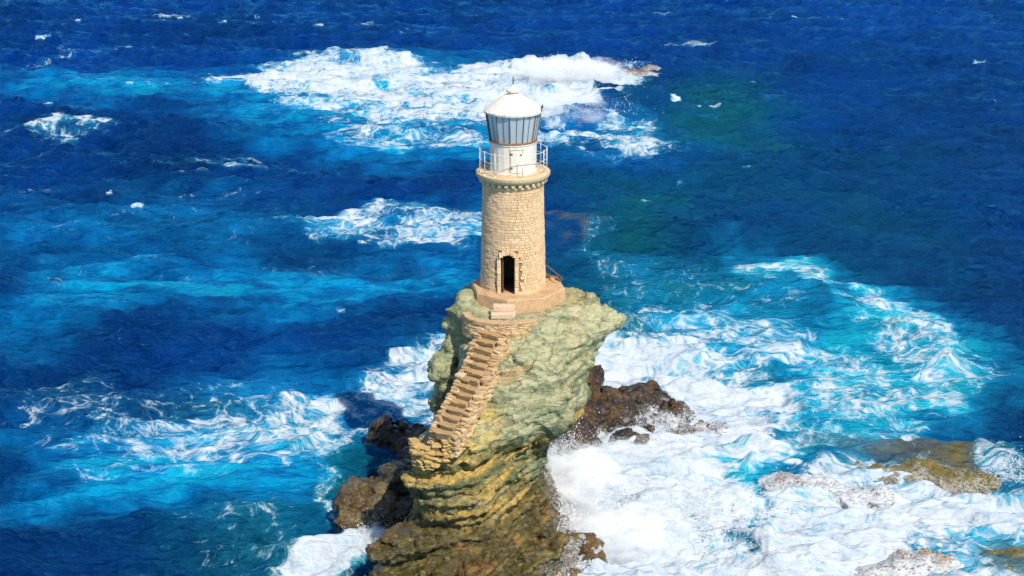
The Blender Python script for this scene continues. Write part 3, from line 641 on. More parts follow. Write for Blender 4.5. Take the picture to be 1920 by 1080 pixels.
    plate = (1 - smooth(3.0, 3.6, np.hypot(x - .1, y + .5))) * smooth(10.6, 11.4, z); d *= 1 - .85 * plate
    f[band] += d
    V, Fq = surface_nets(f, (b[0], b[2], b[4]), h)
    N = normals(V, Fq); x, y, z = V.T
    st = strata(x, y, z); low = 1 - smooth(5.4, 7.0, z)
    V = V + N * ((.055 * fbm(x * 3, y * 3, z * 3, 3) + .06 * noise3(x * .6, y * .6, st * 9) * (.35 + low))[:, None]) * (1 - .7 * smooth(11.2, 11.6, z))[:, None]
    keep_ = (1 - .8 * smooth(11.2, 11.55, z) * (np.hypot(x, y) < 3.2))
    upp = 1 - low; f1, e1 = facets(V, 1.25, 1.7, 3); f3, e3 = facets(V, 2.3, 1.0, 12, .1); f2, e2 = facets(V + .15 * np.stack([noise3(x, y, z), noise3(y, z, x), noise3(z, x, y)], 1), .48, 2.2, 8)
    V = V + N * ((.10 * f1 + .20 * f2 * (1 - .72 * upp) + .15 * f3 * upp) * keep_)[:, None] - N * ((.05 * (1 - smooth(0, .07, e1)) * (.4 + .6 * low) + .03 * upp * (1 - smooth(0, .035, e3)) + .025 * low * (1 - smooth(0, .12, e2))) * keep_)[:, None]
    crk = np.maximum((1 - smooth(.0, .07, e1)) * (.45 + .55 * low), .5 * low * (1 - smooth(0, .10, e2))); crk = np.maximum(crk, .5 * upp * (1 - smooth(0, .03, e3)))
    N = normals(V, Fq); x, y, z = V.T
    def colour(V, N):
        C = lambda *a: np.array(a)
        def mx_(c, m, d): m = np.clip(m, 0, 1)[:, None]; return c * (1-m) + d * m
        n1 = fbm(x * .5, y * .5, z * .5, 4, .6); n2 = fbm(x * 1.1 + 7, y * 1.1, st * 2.2, 4, .6); b1 = noise3(x * .2, y * .2, st * 2.6) + .5 * noise3(x * .5, y * .5, st * 6.5)
        c = np.tile(C(.37, .38, .19), (len(V), 1))
        c = mx_(c, smooth(-.1, .5, n1), C(.48, .46, .26)); c = mx_(c, smooth(.1, .6, n2) * .6, C(.27, .33, .18))
        c = mx_(c, smooth(.25, .55, b1) * .5, C(.52, .38, .14))
        # bedding of the pedestal: gold, ochre and copper green
        gold = smooth(.02, .30, b1 + .3 * n2); g2 = smooth(.05, .35, -b1 + .2 * n1)
        pd = np.tile(C(.20, .17, .05), (len(V), 1)); pd = mx_(pd, gold, C(.58, .36, .075)); pd = mx_(pd, g2 * .9, C(.13, .20, .095)); pd = mx_(pd, smooth(.25, .6, n2) * smooth(-1, 1.5, x) * .8, C(.10, .22, .15))
        edge = z + .28 * (x - .5) * (y < -2) + .4 * n1
        c = mx_(c, 1 - smooth(6.2, 6.9, z - .30 * np.clip(x - .2, 0, 3) + .5 * n1), pd * 1.0 if False else C(0, 0, 0)) + pd * np.clip(1 - smooth(6.2, 6.9, z - .30 * np.clip(x - .2, 0, 3) + .5 * n1), 0, 1)[:, None]
        prow = np.exp(-((x - 2.75 - .35 * noise3(y * 1.3, z * 1.3, x * 0)) / .16) ** 2) * smooth(9.6, 10.4, z) * (y < .5); c = mx_(c, prow * .8, C(.62, .44, .20))
        und = np.clip(-N[:, 2] * 2.2, 0, 1) * smooth(6.3, 7.2, z) * (y < -1.5) * (x > -1.5); c = mx_(c, und * .5, C(.56, .50, .30))
        pat_ = 1 - smooth(.7, 1.0, np.hypot((x + .1) / 1.15, (z - 9.75 - .35 * x) / .42 + .2 * n1)); c = mx_(c, pat_ * (y < -2.8) * .8, C(.66, .45, .20))
        # golden apron beside the foot of the stair
        ap = smooth(-3.2, -2.4, x) * (1 - smooth(-.9, -.3, x)) * (1 - smooth(7.7, 8.3, z + .5 * x)) * smooth(6.0, 6.4, z) * (y < -3); c = mx_(c, ap * (.6 + n2), C(.60, .44, .13))
        c = mx_(c, crk * .5 * smooth(-.3, .3, n2), C(.12, .11, .05)); c = mx_(c, .35 * smooth(.1, .5, f2 / .48) , C(.56, .50, .28) if True else 0)
        # dark weed and wet zone
        wz = 1 - smooth(2.4, 4.4, z + 1.1 * n1 + .15 * x); dk = np.tile(C(.085, .062, .012), (len(V), 1)); dk = mx_(dk, smooth(.0, .5, n2), C(.17, .13, .03)); dk = mx_(dk, smooth(.15, .5, n1), C(.19, .09, .016))
        dk = mx_(dk, smooth(.5, .9, N[:, 2]) * (x < -3.2) * smooth(1.2, 2.0, z), C(.20, .22, .09))
        c = c * (1 - wz)[:, None] + dk * wz[:, None]
        c = mx_(c, (1 - smooth(-.2, .9, z)) * .8, C(.03, .02, .008))
        fo = .62 * (1 - smooth(.4, 2.2, z - .25 * np.clip(x, -1, 4) )) * smooth(-2.4, 1.2, x) * (y < -1) + .75 * (1 - smooth(-.1, .7, z))
        fo = np.maximum(fo, .9 * (1 - smooth(.3, 3.0, z)) * smooth(.3, 1.6, x))
        return c, fo, np.clip(wz, 0, 1)
    o = mesh_np('rock_islet', V, Fq, M['rock'], attrs=rock_colours(V, N, colour))
    tag(o, 'tall green and gold layered sea stack carrying the lighthouse, overhanging its dark wet foot', 'rock')
    return o
main_rock()

def boulder(name, label, blobs, pad=.7, h=.11, c0=(.09,.06,.015), c1=(.20,.15,.035), topc=(.28,.26,.10), foam_hi=1.0, foam_amt=.6, cat='rock', group=None, amp=.35, mossy=0.0, z0=-.9):
    P = np.array([bl[0] for bl in blobs]); Rr = np.array([bl[1] for bl in blobs]); lo = (P - Rr).min(0) - pad; hi = (P + Rr).max(0) + pad; lo[2] = max(lo[2], z0 - .2)
    X, Y, Z = grid((lo[0], hi[0], lo[1], hi[1], lo[2], hi[2]), h); f = None
    for bl in blobs:
        e = ell(X, Y, Z, bl[0], bl[1], *(bl[2:] if len(bl) > 2 else ())); f = e if f is None else smax(f, e, .2)
    st = strata(X, Y, Z); f = f + amp * fbm(X * .6, Y * .6, Z * .6, 5, .55) + .5 * amp * noise3(X * .3, Y * .3, st * 3)
    f = np.minimum(f, Z - z0)
    f[0] = f[-1] = -1; f[:, 0] = f[:, -1] = -1; f[..., 0] = f[..., -1] = -1
    V, Fq = surface_nets(f, lo, h); N = normals(V, Fq); x, y, z = V.T
    f1, e1 = facets(V, .9, 1.4, 5); f2, e2 = facets(V, .4, 1.6, 6)
    V = V + N * (.05 * fbm(x * 2.6, y * 2.6, z * 2.6, 3) + amp * (.55 * f1 + .5 * f2))[:, None]; N = normals(V, Fq); x, y, z = V.T
    def colour(V, N):
        n1 = fbm(x * .8, y * .8, z * .8, 4, .6); n2 = fbm(x * 1.9 + 3, y * 1.9, z * 1.9, 3, .6)
        m = lambda c, q, d: c * (1 - np.clip(q, 0, 1)[:, None]) + np.array(d) * np.clip(q, 0, 1)[:, None]
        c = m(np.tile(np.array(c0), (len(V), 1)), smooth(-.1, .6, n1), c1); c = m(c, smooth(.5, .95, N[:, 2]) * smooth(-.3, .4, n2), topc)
        if mossy: c = m(c, smooth(.0, .5, n2) * mossy, (.10, .16, .02))
        fo = foam_amt * (1 - smooth(0.0, foam_hi, z + .4 * n1)); return c, fo, np.full(len(V), .8)
    o = mesh_np(name, V, Fq, M['rock'], attrs=rock_colours(V, N, colour)); tag(o, label, cat, group); return o

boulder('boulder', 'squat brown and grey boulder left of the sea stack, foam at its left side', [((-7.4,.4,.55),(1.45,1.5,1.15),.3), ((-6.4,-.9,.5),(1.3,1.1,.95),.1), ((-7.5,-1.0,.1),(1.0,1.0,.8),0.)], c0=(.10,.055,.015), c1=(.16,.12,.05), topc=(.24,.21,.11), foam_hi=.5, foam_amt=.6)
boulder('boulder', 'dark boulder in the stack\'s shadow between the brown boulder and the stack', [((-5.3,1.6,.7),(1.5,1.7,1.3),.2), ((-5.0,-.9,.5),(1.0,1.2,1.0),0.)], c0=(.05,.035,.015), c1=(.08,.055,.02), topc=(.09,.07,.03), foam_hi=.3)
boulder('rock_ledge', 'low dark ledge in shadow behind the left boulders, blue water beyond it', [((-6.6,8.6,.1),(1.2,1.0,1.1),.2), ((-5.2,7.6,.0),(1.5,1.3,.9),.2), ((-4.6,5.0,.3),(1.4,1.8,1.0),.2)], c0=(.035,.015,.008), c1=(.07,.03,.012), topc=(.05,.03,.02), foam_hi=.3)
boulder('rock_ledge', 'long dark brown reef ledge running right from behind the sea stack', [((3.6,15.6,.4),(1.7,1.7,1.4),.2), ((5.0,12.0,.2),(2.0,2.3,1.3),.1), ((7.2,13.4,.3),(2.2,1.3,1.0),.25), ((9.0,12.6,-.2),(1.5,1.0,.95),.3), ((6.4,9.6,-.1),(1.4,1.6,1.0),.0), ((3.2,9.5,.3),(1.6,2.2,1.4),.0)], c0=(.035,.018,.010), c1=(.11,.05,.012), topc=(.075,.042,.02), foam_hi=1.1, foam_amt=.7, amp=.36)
boulder('boulder', 'brown wet hump showing through foam at the ledge\'s right end', [((10.9,9.8,-.3),(1.2,.9,.75),.2), ((9.2,9.0,-.35),(1.0,.9,.8),0.)], c0=(.12,.05,.015), c1=(.22,.10,.03), topc=(.14,.08,.04), foam_hi=1.3, foam_amt=.8)
boulder('boulder', 'rounded brown boulder washed by white streams at the stack\'s front right foot', [((3.1,-5.0,.5),(1.15,.95,.95),-.4), ((2.2,-6.6,.5),(.9,.8,.8),0.)], c0=(.13,.065,.012), c1=(.24,.14,.025), topc=(.22,.15,.03), foam_hi=1.2, foam_amt=.6)
boulder('submerged_rock', 'olive and amber rock shelf just breaking the blue water at far right', [((19.6,5.6,-.58),(2.3,1.3,.75),-.1), ((22.4,5.3,-.5),(2.4,1.5,.75),-.15), ((24.2,4.6,-.6),(1.2,1.1,.7),0.)], c0=(.17,.12,.015), c1=(.30,.18,.03), topc=(.26,.17,.03), foam_hi=.6, foam_amt=.45, mossy=.5, amp=.22)
boulder('submerged_rock', 'purplish brown reef hump veined with foam in the middle of the white surge', [((15.0,3.2,-.45),(2.5,1.3,.85),-.1), ((17.2,2.6,-.5),(2.3,1.1,.75),-.1)], c0=(.13,.06,.05), c1=(.24,.12,.06), topc=(.20,.11,.07), foam_hi=1.8, foam_amt=.85, amp=.2)
boulder('submerged_rock', 'orange brown reef hump streaked with foam at the bottom right', [((19.0,-4.6,-.32),(2.0,1.1,.9),.25), ((17.4,-5.2,-.5),(1.5,.9,.8),.2)], c0=(.20,.10,.02), c1=(.40,.20,.03), topc=(.32,.18,.04), foam_hi=1.8, foam_amt=.78, amp=.2)
boulder('submerged_rock', 'olive shoal rock under thin water in the bottom right corner', [((23.6,-4.4,-.35),(2.2,1.0,.7),.1)], c0=(.15,.12,.03), c1=(.22,.17,.04), topc=(.2,.16,.05), foam_hi=.8, foam_amt=.4, amp=.18)
boulder('submerged_rock', 'low reddish reef tip with a green edge at the right end of the far breakers', [((15.4,116,-.5),(2.4,1.8,.8),0.), ((17.4,119,-.55),(2.2,1.8,.75),0.)], h=.25, c0=(.20,.08,.04), c1=(.26,.12,.05), topc=(.14,.14,.03), foam_hi=.9, foam_amt=.6, mossy=.6, amp=.3)
# ------------------------------------------------------------------ LIGHTHOUSE
B = 12.2                                        # tower foot
LH = empty('lighthouse', (0, 0, 11.6))
tag(LH, 'round tan stone lighthouse with white lantern room, on top of the sea stack', 'lighthouse')
def lp(o):
    o.parent = LH; o.matrix_parent_inverse = Matrix.Translation((0, 0, -11.6)); return o
GZ = 17.7; R0, R1 = 1.50, 1.37; ZT = 17.12       # stone shaft from B to ZT
def rad(z): return R0 + (R1 - R0) * (z - B) / (ZT - B)
DX, DW, DH = -.245, .33, 1.90                    # door centre, half width, height
def in_door(a, z, m=0.0):
    r = rad(z); x = r * math.cos(a); y = r * math.sin(a)
    if y > 0: return False
    top = DH + m - .0
    cut = max(0, abs(x - DX) - .16) * .9
    return abs(x - DX) < DW + m and z - B < top - cut
wall = MB(); z = B; ci = 0
while z < ZT - .02:
    ch = random.uniform(.10, .155)
    if z + ch > ZT: ch = ZT - z
    a = random.uniform(0, 1)
    end = a + 2 * math.pi
    while a < end - .02:
        wd = random.uniform(.14, .34); da = wd / rad(z)
        if a + da > end - .09: da = end - a
        steps_ = 3; am = a + da / 2
        if not any(in_door(a + da * t, z + ch * s_, .13) for t in (0.05, .5, .95) for s_ in (.1, .9)):
            r = rad(z + ch / 2); gp = .006
            prot = random.uniform(.0, .022); L = 2 * (r + .02) * math.sin(da / 2) - gp * 2
            wall.stone((math.cos(am) * (r * math.cos(da/2) - .075 + prot + .01), math.sin(am) * (r * math.cos(da/2) - .075 + prot + .01), z + ch / 2), (.17, L, ch - gp * 1.6), am, .006, .10)
        a += da
    z += ch; ci += 1
lp(wall.build('tower_wall', M['tower']))
# mortar shell with the doorway left open
core = MB(); nt2 = 180; nz = 60
for i in range(nz):
    z0_, z1_ = B + (ZT - B) * i / nz, B + (ZT - B) * (i + 1) / nz
    for k in range(nt2):
        a0, a1 = 2*math.pi*k/nt2, 2*math.pi*(k+1)/nt2
        if in_door((a0+a1)/2, (z0_+z1_)/2, .05): continue
        core.add([((rad(q)-.022)*math.cos(a), (rad(q)-.022)*math.sin(a), q) for a, q in ((a0, z0_), (a1, z0_), (a1, z1_), (a0, z1_))], [(0, 1, 2, 3)])
lp(core.build('mortar_core', M['mortar']))
# dressed surround of the door
sur = MB()
yf = lambda x: -math.sqrt(max(R0**2 - x*x, .01))
for sx in (-1, 1):
    z = B + .002
    while z < B + DH - .12:
        hgt = random.uniform(.2, .36); hgt = min(hgt, B + DH - .1 - z); xx = DX + sx * (DW + .045 + random.uniform(0, .02)); 
        wdt = random.uniform(.15, .19)
        sur.stone((DX + sx * (DW + wdt/2 - .02), yf(xx) + .16, z + hgt / 2), (wdt, .46, hgt - .012), 0.06 * sx, .006, .12); z += hgt
for k, t in enumerate((-62, -32, 0, 32, 62)):
    a = R(t); sur.stone((DX + math.sin(a) * .36, yf(DX) + .17, B + DH - .14 + .22 * math.cos(a)), (.19, .44, .20), 0, .01, .12)
lp(sur.build('door_surround', M['tower']))
ins = MB()
ins.lathe([(1.0, B + .02), (1.0, B + 3.0)], 40); ins.add([(1.05*math.cos(a), 1.05*math.sin(a), B + .012) for a in [2*math.pi*k/40 for k in range(40)]], [tuple(range(40))])
ins.add([(1.05*math.cos(a), 1.05*math.sin(a), B + 3.0) for a in [2*math.pi*k/40 for k in range(40)]], [tuple(reversed(range(40)))])
# cut the inner wall behind the doorway
keep = []
for f_ in ins.f:
    c_ = [sum(ins.v[i][j] for i in f_) / len(f_) for j in range(3)]
    if len(f_) == 4 and c_[1] < 0 and abs(c_[0] - DX) < .42: continue
    keep.append(f_)
ins.f = keep
lp(ins.build('interior', M['inside']))
dl = MB(); dl.box((DX - .22, -.95, B + .9), (.05, .62, 1.75)); lp(dl.build('door_leaf', plain('weathered_wood', (.16, .09, .045), .8)))
# cornice with dentils and gallery slab
cor = MB(); cor.lathe([(1.36, ZT - .01), (1.45, ZT), (1.47, ZT + .06), (1.42, ZT + .09), (1.38, ZT + .10), (1.38, ZT + .26)], 96, cap0=True)
lp(cor.build('cornice', M['ledge'], smooth_=True, angle=30))
for k in range(30):
    a = 2 * math.pi * (k + .5) / 30; dn_ = MB(); dn_.stone((1.47*math.cos(a), 1.47*math.sin(a), ZT + .185), (.20, .17, .135), a, .008, .12)
    lp(dn_.build('dentil', M['ledge']))
gal = MB(); prof = [(1.38, ZT + .262), (1.58, ZT + .27), (1.66, ZT + .36), (1.70, ZT + .42), (1.70, GZ - .03), (1.675, GZ), (.2, GZ + .015)]
gal.lathe(prof, 96, cap1=True); g = gal.build('gallery', M['ledge'], smooth_=True, angle=35); lp(g)
# railing
rl = empty('railing', (0, 0, 0)); lp(rl)
RR = 1.54; post_a = [R(q) for q in (-122, -74, -26, 2, 34, 80, 118, 160, 192, 214)]
for a in post_a:
    pm = MB(); pm.tube([(RR*math.cos(a), RR*math.sin(a), GZ - .02), (RR*math.cos(a), RR*math.sin(a), GZ + 1.06)], .02, 8)
    pm.lathe([(.055, GZ + .0), (.05, GZ + .03), (.026, GZ + .04)], 10, cx=RR*math.cos(a), cy=RR*math.sin(a)); pm.lathe([(.002, GZ + 1.11), (.032, GZ + 1.08), (.002, GZ + 1.04)][::-1], 8, cx=RR*math.cos(a), cy=RR*math.sin(a))
    pm.build('post', M['white'], rl, True)
for zz, rr in ((1.02, .014), (.62, .011), (.22, .011)):
    rm = MB(); rm.tube([(RR*math.cos(t) * (1 + .006*math.sin(5*t)), RR*math.sin(t), GZ + zz + .012 * math.sin(3*t + zz*9)) for t in [2*math.pi*k/72 for k in range(72)]], rr, 6, True)
    rm.build('rail', M['white'], rl, True)
# lantern drum
drum = MB(); n_s = 24; drum.lathe([(1.10, GZ + .0), (1.10, GZ + .06), (1.055, GZ + .08), (1.055, 19.02), (1.09, 19.04), (1.09, 19.10), (.5, 19.10)], n_s, a0=R(-90 - 7.5))
lp(drum.build('drum', M['white'], smooth_=True, angle=8))
seam = MB()
for k in range(n_s):
    a = R(-97.5) + 2*math.pi*k/n_s
    if k % 2 == 0: seam.tube([(1.06*math.cos(a), 1.06*math.sin(a), GZ + .08), (1.06*math.cos(a), 1.06*math.sin(a), 19.02)], .010, 5)
lp(seam.build('drum_seams', M['white']))
hd = empty('lantern_door', (0, 0, 0)); lp(hd)
dp = MB(); a0, a1 = R(-96), R(-68)
arc = [a0 + (a1 - a0) * k / 6 for k in range(7)]
for q in range(6):
    A_, B_ = arc[q], arc[q+1]
    for (ra, rb) in ((1.085, 1.085),):
        dp.add([(ra*math.cos(A_), ra*math.sin(A_), GZ + .14), (ra*math.cos(B_), ra*math.sin(B_), GZ + .14), (ra*math.cos(B_), ra*math.sin(B_), 18.86), (ra*math.cos(A_), ra*math.sin(A_), 18.86)], [(0, 1, 2, 3)])
for aa in (a0, a1): dp.add([(r_*math.cos(aa), r_*math.sin(aa), q) for r_, q in ((1.04, GZ+.14), (1.085, GZ+.14), (1.085, 18.86), (1.04, 18.86))], [(0, 1, 2, 3)])
dp.add([(r_*math.cos(t), r_*math.sin(t), 18.86) for r_, t in [(1.04, q) for q in arc] + [(1.085, q) for q in reversed(arc)]], [tuple(range(14))])
dp.build('door_panel', M['white'], hd)
gp_ = MB()
for aa in (a0 - R(.9), a1 + R(.9)): gp_.tube([(1.07*math.cos(aa), 1.07*math.sin(aa), GZ + .12), (1.07*math.cos(aa), 1.07*math.sin(aa), 18.88)], .011, 5)
gp_.tube([(1.07*math.cos(q), 1.07*math.sin(q), 18.875) for q in arc], .011, 5)
gp_.build('door_gap', M['rust'], hd)
for zz in (18.7, 18.05):
    hm = MB(); hm.box((1.10*math.cos(a0+.03), 1.10*math.sin(a0+.03), zz), (.13, .03, .07), 0); hm.build('hinge', M['rust'], hd)
hm = MB(); hm.box((1.10*math.cos(a1-.06), 1.10*math.sin(a1-.06), 18.66), (.07, .04, .07), .3); hm.build('latch', M['rust'], hd)
# glazing
LZ0, LZ1, LR0, LR1 = 19.10, 20.46, 1.06, 1.275; nm_ = 12; off = R(-97)
for k in range(nm_):
    a0_, a1_ = off + 2*math.pi*k/nm_, off + 2*math.pi*(k+1)/nm_; pm = MB()
    q = [(LR0*.985, a0_, LZ0 + .02), (LR0*.985, a1_, LZ0 + .02), (LR1*.985, a1_, LZ1), (LR1*.985, a0_, LZ1)]
    outer = [(r_*math.cos(t), r_*math.sin(t), z_) for r_, t, z_ in q]; inner = [((r_-.012)*math.cos(t), (r_-.012)*math.sin(t), z_) for r_, t, z_ in q]
    pm.add(outer + inner, [(0, 1, 2, 3), (7, 6, 5, 4), (0, 4, 5, 1), (2, 6, 7, 3), (1, 5, 6, 2), (3, 7, 4, 0)])
    lp(pm.build('glass_pane', M['glass']))
    mm = MB(); mm.tube([(LR0*math.cos(a0_), LR0*math.sin(a0_), LZ0), (LR1*math.cos(a0_), LR1*math.sin(a0_), LZ1)], .026, 6)
    lp(mm.build('mullion', M['mullion']))
    ah_ = (a0_ + a1_) / 2; mm = MB(); rr_ = math.cos((a1_ - a0_) / 2)
    mm.tube([(LR0*rr_*math.cos(ah_), LR0*rr_*math.sin(ah_), LZ0), (LR1*rr_*math.cos(ah_), LR1*rr_*math.sin(ah_), LZ1)], .012, 6); lp(mm.build('glazing_bar', M['mullion']))
sill = MB(); sill.lathe([(1.09, 19.10), (1.12, 19.13), (1.09, 19.17), (1.0, 19.18)], 48); lp(sill.build('glazing_sill', M['rust'], smooth_=True, angle=40))
sh = MB(); sh.lathe([(.0001, 19.16), (.97, 19.16), (.97, 19.20), (1.0, 19.34), (.90, 19.36), (.86, 19.22)], 40)
sh.lathe([(.30, 19.2), (.30, 19.34), (.12, 19.38), (.0001, 19.38)], 24); lp(sh.build('lantern_floor', M['shelf'], smooth_=True, angle=30))
lm = MB(); lm.lathe([(.06, 19.38), (.14, 19.42), (.17, 19.5), (.17, 19.66), (.13, 19.74), (.0001, 19.8)], 20); lp(lm.build('lamp', M['lamp'], smooth_=True, angle=50))
# dome roof
dome = MB(); dome.lathe([(1.25, 20.40), (1.33, 20.42), (1.345, 20.50), (1.32, 20.53), (1.20, 20.62), (.98, 20.78), (.74, 20.96), (.50, 21.12), (.31, 21.21), (.27, 21.23), (.0001, 21.24)], 64)
dome.lathe([(1.25, 20.40), (.9, 20.45), (.0001, 20.5)][::1], 40)
lp(dome.build('dome', M['white'], smooth_=True, angle=35))
rib = MB()
for k in range(16):
    a = 2*math.pi*(k+.3)/16; rib.box((1.34*math.cos(a), 1.34*math.sin(a), 20.54), (.05, .035, .06), a)
    rib.tube([(r_*math.cos(a), r_*math.sin(a), z_) for r_, z_ in ((1.20, 20.622), (.98, 20.782), (.74, 20.962), (.50, 21.122), (.31, 21.212))], .008, 5)
lp(rib.build('roof_clips', M['white']))
vent = MB(); vent.lathe([(.27, 21.22), (.24, 21.26), (.24, 21.30), (.32, 21.33), (.335, 21.40), (.28, 21.47), (.12, 21.52), (.10, 21.60), (.06, 21.63), (.0001, 21.64)], 32)
lp(vent.build('vent_cowl', M['white'], smooth_=True, angle=40))
fin = MB(); fin.tube([(0, 0, 21.6), (0, 0, 22.0)], .022, 6); fin.tube([(-.05, 0, 21.72), (.06, 0, 21.75)], .012, 5); fin.lathe([(.0001, 21.80), (.045, 21.84), (.0001, 21.9)], 8); lp(fin.build('finial', M['dark']))
sp = MB(); a = R(-18); sp.tube([(1.33*math.cos(a), 1.33*math.sin(a), 20.5), (1.38*math.cos(a), 1.38*math.sin(a), 20.82)], .025, 5); sp.box((1.36*math.cos(a), 1.36*math.sin(a), 20.7), (.1, .04, .1)); lp(sp.build('roof_bracket', M['dark']))
# octagonal plinth: slightly battered, worn concrete
pl_ = MB(); cx_, cy_ = .24, -.05; rp = 2.24; a0 = R(-90 - 13)
pv = []
for zz, rr in ((11.35, rp + .06), (12.14, rp + .0), (12.195, rp - .05)):
    for k in range(8):
        a = a0 + R(45) * (k); pv.append((cx_ + rr*math.cos(a), cy_ + rr*math.sin(a), zz))
pf = [tuple(reversed(range(8))), tuple(16 + k for k in range(8))]
for l_ in (0, 8):
    for k in range(8): pf.append((l_ + k, l_ + (k+1) % 8, l_ + 8 + (k+1) % 8, l_ + 8 + k))
pl_.add(pv, pf); lp(pl_.build('plinth', M['concrete']))
pr = MB(); pr.lathe([(1.58, 12.19), (1.56, 12.225), (1.46, 12.23)], 64); lp(pr.build('foot_course', M['concrete'], smooth_=True, angle=30))
ds = MB(); ds.stone((-.42, -2.47, 11.92), (.98, .36, .26), -.02, .01, .12); lp(ds.build('doorstep', M['doorstep']))
ds = MB(); ds.stone((-.46, -2.78, 11.66), (1.12, .40, .26), .02, .01, .12); lp(ds.build('doorstep', M['doorstep']))
# iron scraps leaning on the back right of the plinth
jk = empty('scrap_beams', (1.75, .7, 12.2)); tag(jk, 'dark rusty beams and rubble lying on the plinth behind the tower\'s right side', 'scrap')
for (p0, p1, r_) in (((1.5,1.5,12.25), (2.25,.35,12.24), .05), ((1.45,1.1,12.3), (2.0,.6,12.23), .06), ((1.6,1.75,12.55), (2.35,.5,12.28), .035)):
    bm_ = MB(); bm_.tube([p0, p1], r_, 6); o_ = bm_.build('beam', M['rust'], jk); o_.matrix_parent_inverse = Matrix.Translation((-1.75, -.7, -12.2))
for k in range(9):
    bm_ = MB(); s_ = random.uniform(.06, .13); bm_.stone((1.7 + random.uniform(-.12, .3), .45 + random.uniform(-.3, .5), 12.2 + s_/2), (s_*1.5, s_, s_), random.uniform(0, 3), .02, .2); o_ = bm_.build('rubble_stone', M['steps'], jk); o_.matrix_parent_inverse = Matrix.Translation((-1.75, -.7, -12.2))

# ------------------------------------------------------------------ STONE STAIR
ST = empty('stone_staircase', (-2.9, -6.7, 7.6)); tag(ST, 'worn golden stone staircase with jagged side walls climbing the stack to the lighthouse', 'staircase')
IV = Matrix.Translation((2.9, 6.7, -7.6))
def sp_(o): o.parent = ST; o.matrix_parent_inverse = IV; return o
top = Vector((-.95, -3.75, 11.15)); bot = Vector((-2.95, -6.75, 7.75)); NS = 14
d_ = (bot - top); hd_ = Vector((d_.x, d_.y, 0)).normalized(); nr_ = Vector((-hd_.y, hd_.x, 0)); yaw = math.atan2(hd_.y, hd_.x)
if nr_.x < 0: nr_ = -nr_
def curve(t):
    return top + d_ * t + nr_ * (.16 * math.sin(t * math.pi)) 
for i in range(NS):
    t = i / (NS - 1); c = curve(t); wdt = random.uniform(.86, 1.02) - .15 * t
    m_ = MB(); m_.stone((c.x, c.y, c.z - .20), (.46, wdt, .40), yaw + random.uniform(-.08, .08), .035, .10)
    c1_ = c + nr_ * wdt * .25; m_.stone((c1_.x + hd_.x*.17, c1_.y + hd_.y*.17, c.z + .02), (random.uniform(.28, .40), (wdt + .04) * .52, .085), yaw + random.uniform(-.10, .10), .03, .2); c2_ = c - nr_ * wdt * .26
    m_.stone((c2_.x + hd_.x*.17, c2_.y + hd_.y*.17, c.z + .015 + random.uniform(-.02, .02)), (random.uniform(.28, .40), wdt * .5, .085), yaw + random.uniform(-.10, .10), .03, .2)
    sp_(m_.build('step', M['steps']))
for sgn, nm in ((-1, 'side_wall'), (1, 'side_wall')):
    m_ = MB(); n_ = 30
    for i in range(n_):
        t = (i + .5) / n_ * 1.06 - .03; c = curve(t) + nr_ * sgn * (.60 + random.uniform(-.03, .05))
        if sgn > 0: c += nr_ * .04
        zt = c.z + random.uniform(.02, .22)
        q = zt; depth_ = 1.5 if sgn < 0 else .9
        while q > zt - depth_:
            th_ = random.uniform(.07, .15); m_.stone((c.x + random.uniform(-.06, .06), c.y + random.uniform(-.06, .06), q - th_/2), (random.uniform(.22, .40), random.uniform(.24, .42), th_), yaw + random.uniform(-.25, .25), .015, .2); q -= th_ * .96
    sp_(m_.build(nm, M['steps']))
# fanned masonry landing at the foot of the flight
m_ = MB()
q = 6.95; lvl = 0
while q > 6.1:
    th_ = random.uniform(.05, .10); t = (6.95 - q) / 1.3; ex = .30 * t
    pts_ = [(-4.45 + .25*t, -5.8), (-4.3 + .2*t, -6.55), (-3.8, -6.95 - .05*t), (-3.1, -7.10), (-2.5, -6.95 + .1*t), (-2.1, -6.7 + .2*t)]
    for a_, b_ in zip(pts_[:-1], pts_[1:]):
        L = math.dist(a_, b_); s_ = 0
        while s_ < L:
            wd = random.uniform(.18, .42); u_ = (s_ + wd/2) / L
            if u_ > 1.05: break
            x_ = a_[0] + (b_[0]-a_[0])*u_; y_ = a_[1] + (b_[1]-a_[1])*u_ - ex; hz = 1.1 * smooth(-4.0, -1.7, x_)
            if random.random() < .93 and not (lvl < 3 and random.random() < .3): m_.stone((x_ + random.uniform(-.05, .05), y_ + .12 + random.uniform(-.07, .05), q + hz - th_/2), (wd, random.uniform(.34, .5), th_ * .92), math.atan2(b_[1]-a_[1], b_[0]-a_[0]) + random.uniform(-.15, .15), .014, .2)
            s_ += wd
    q -= th_ * .97; lvl += 1
for k in range(60):
    x_ = random.uniform(-4.4, -2.3); y_ = random.uniform(-7.0, -6.0); m_.stone((x_, y_, 6.75 + 1.15 * float(smooth(-4.0, -1.7, x_)) + random.uniform(-.03, .05)), (random.uniform(.2, .4), random.uniform(.2, .35), .12), random.uniform(0, 3), .015, .2)
sp_(m_.build('landing_masonry', M['masonry']))
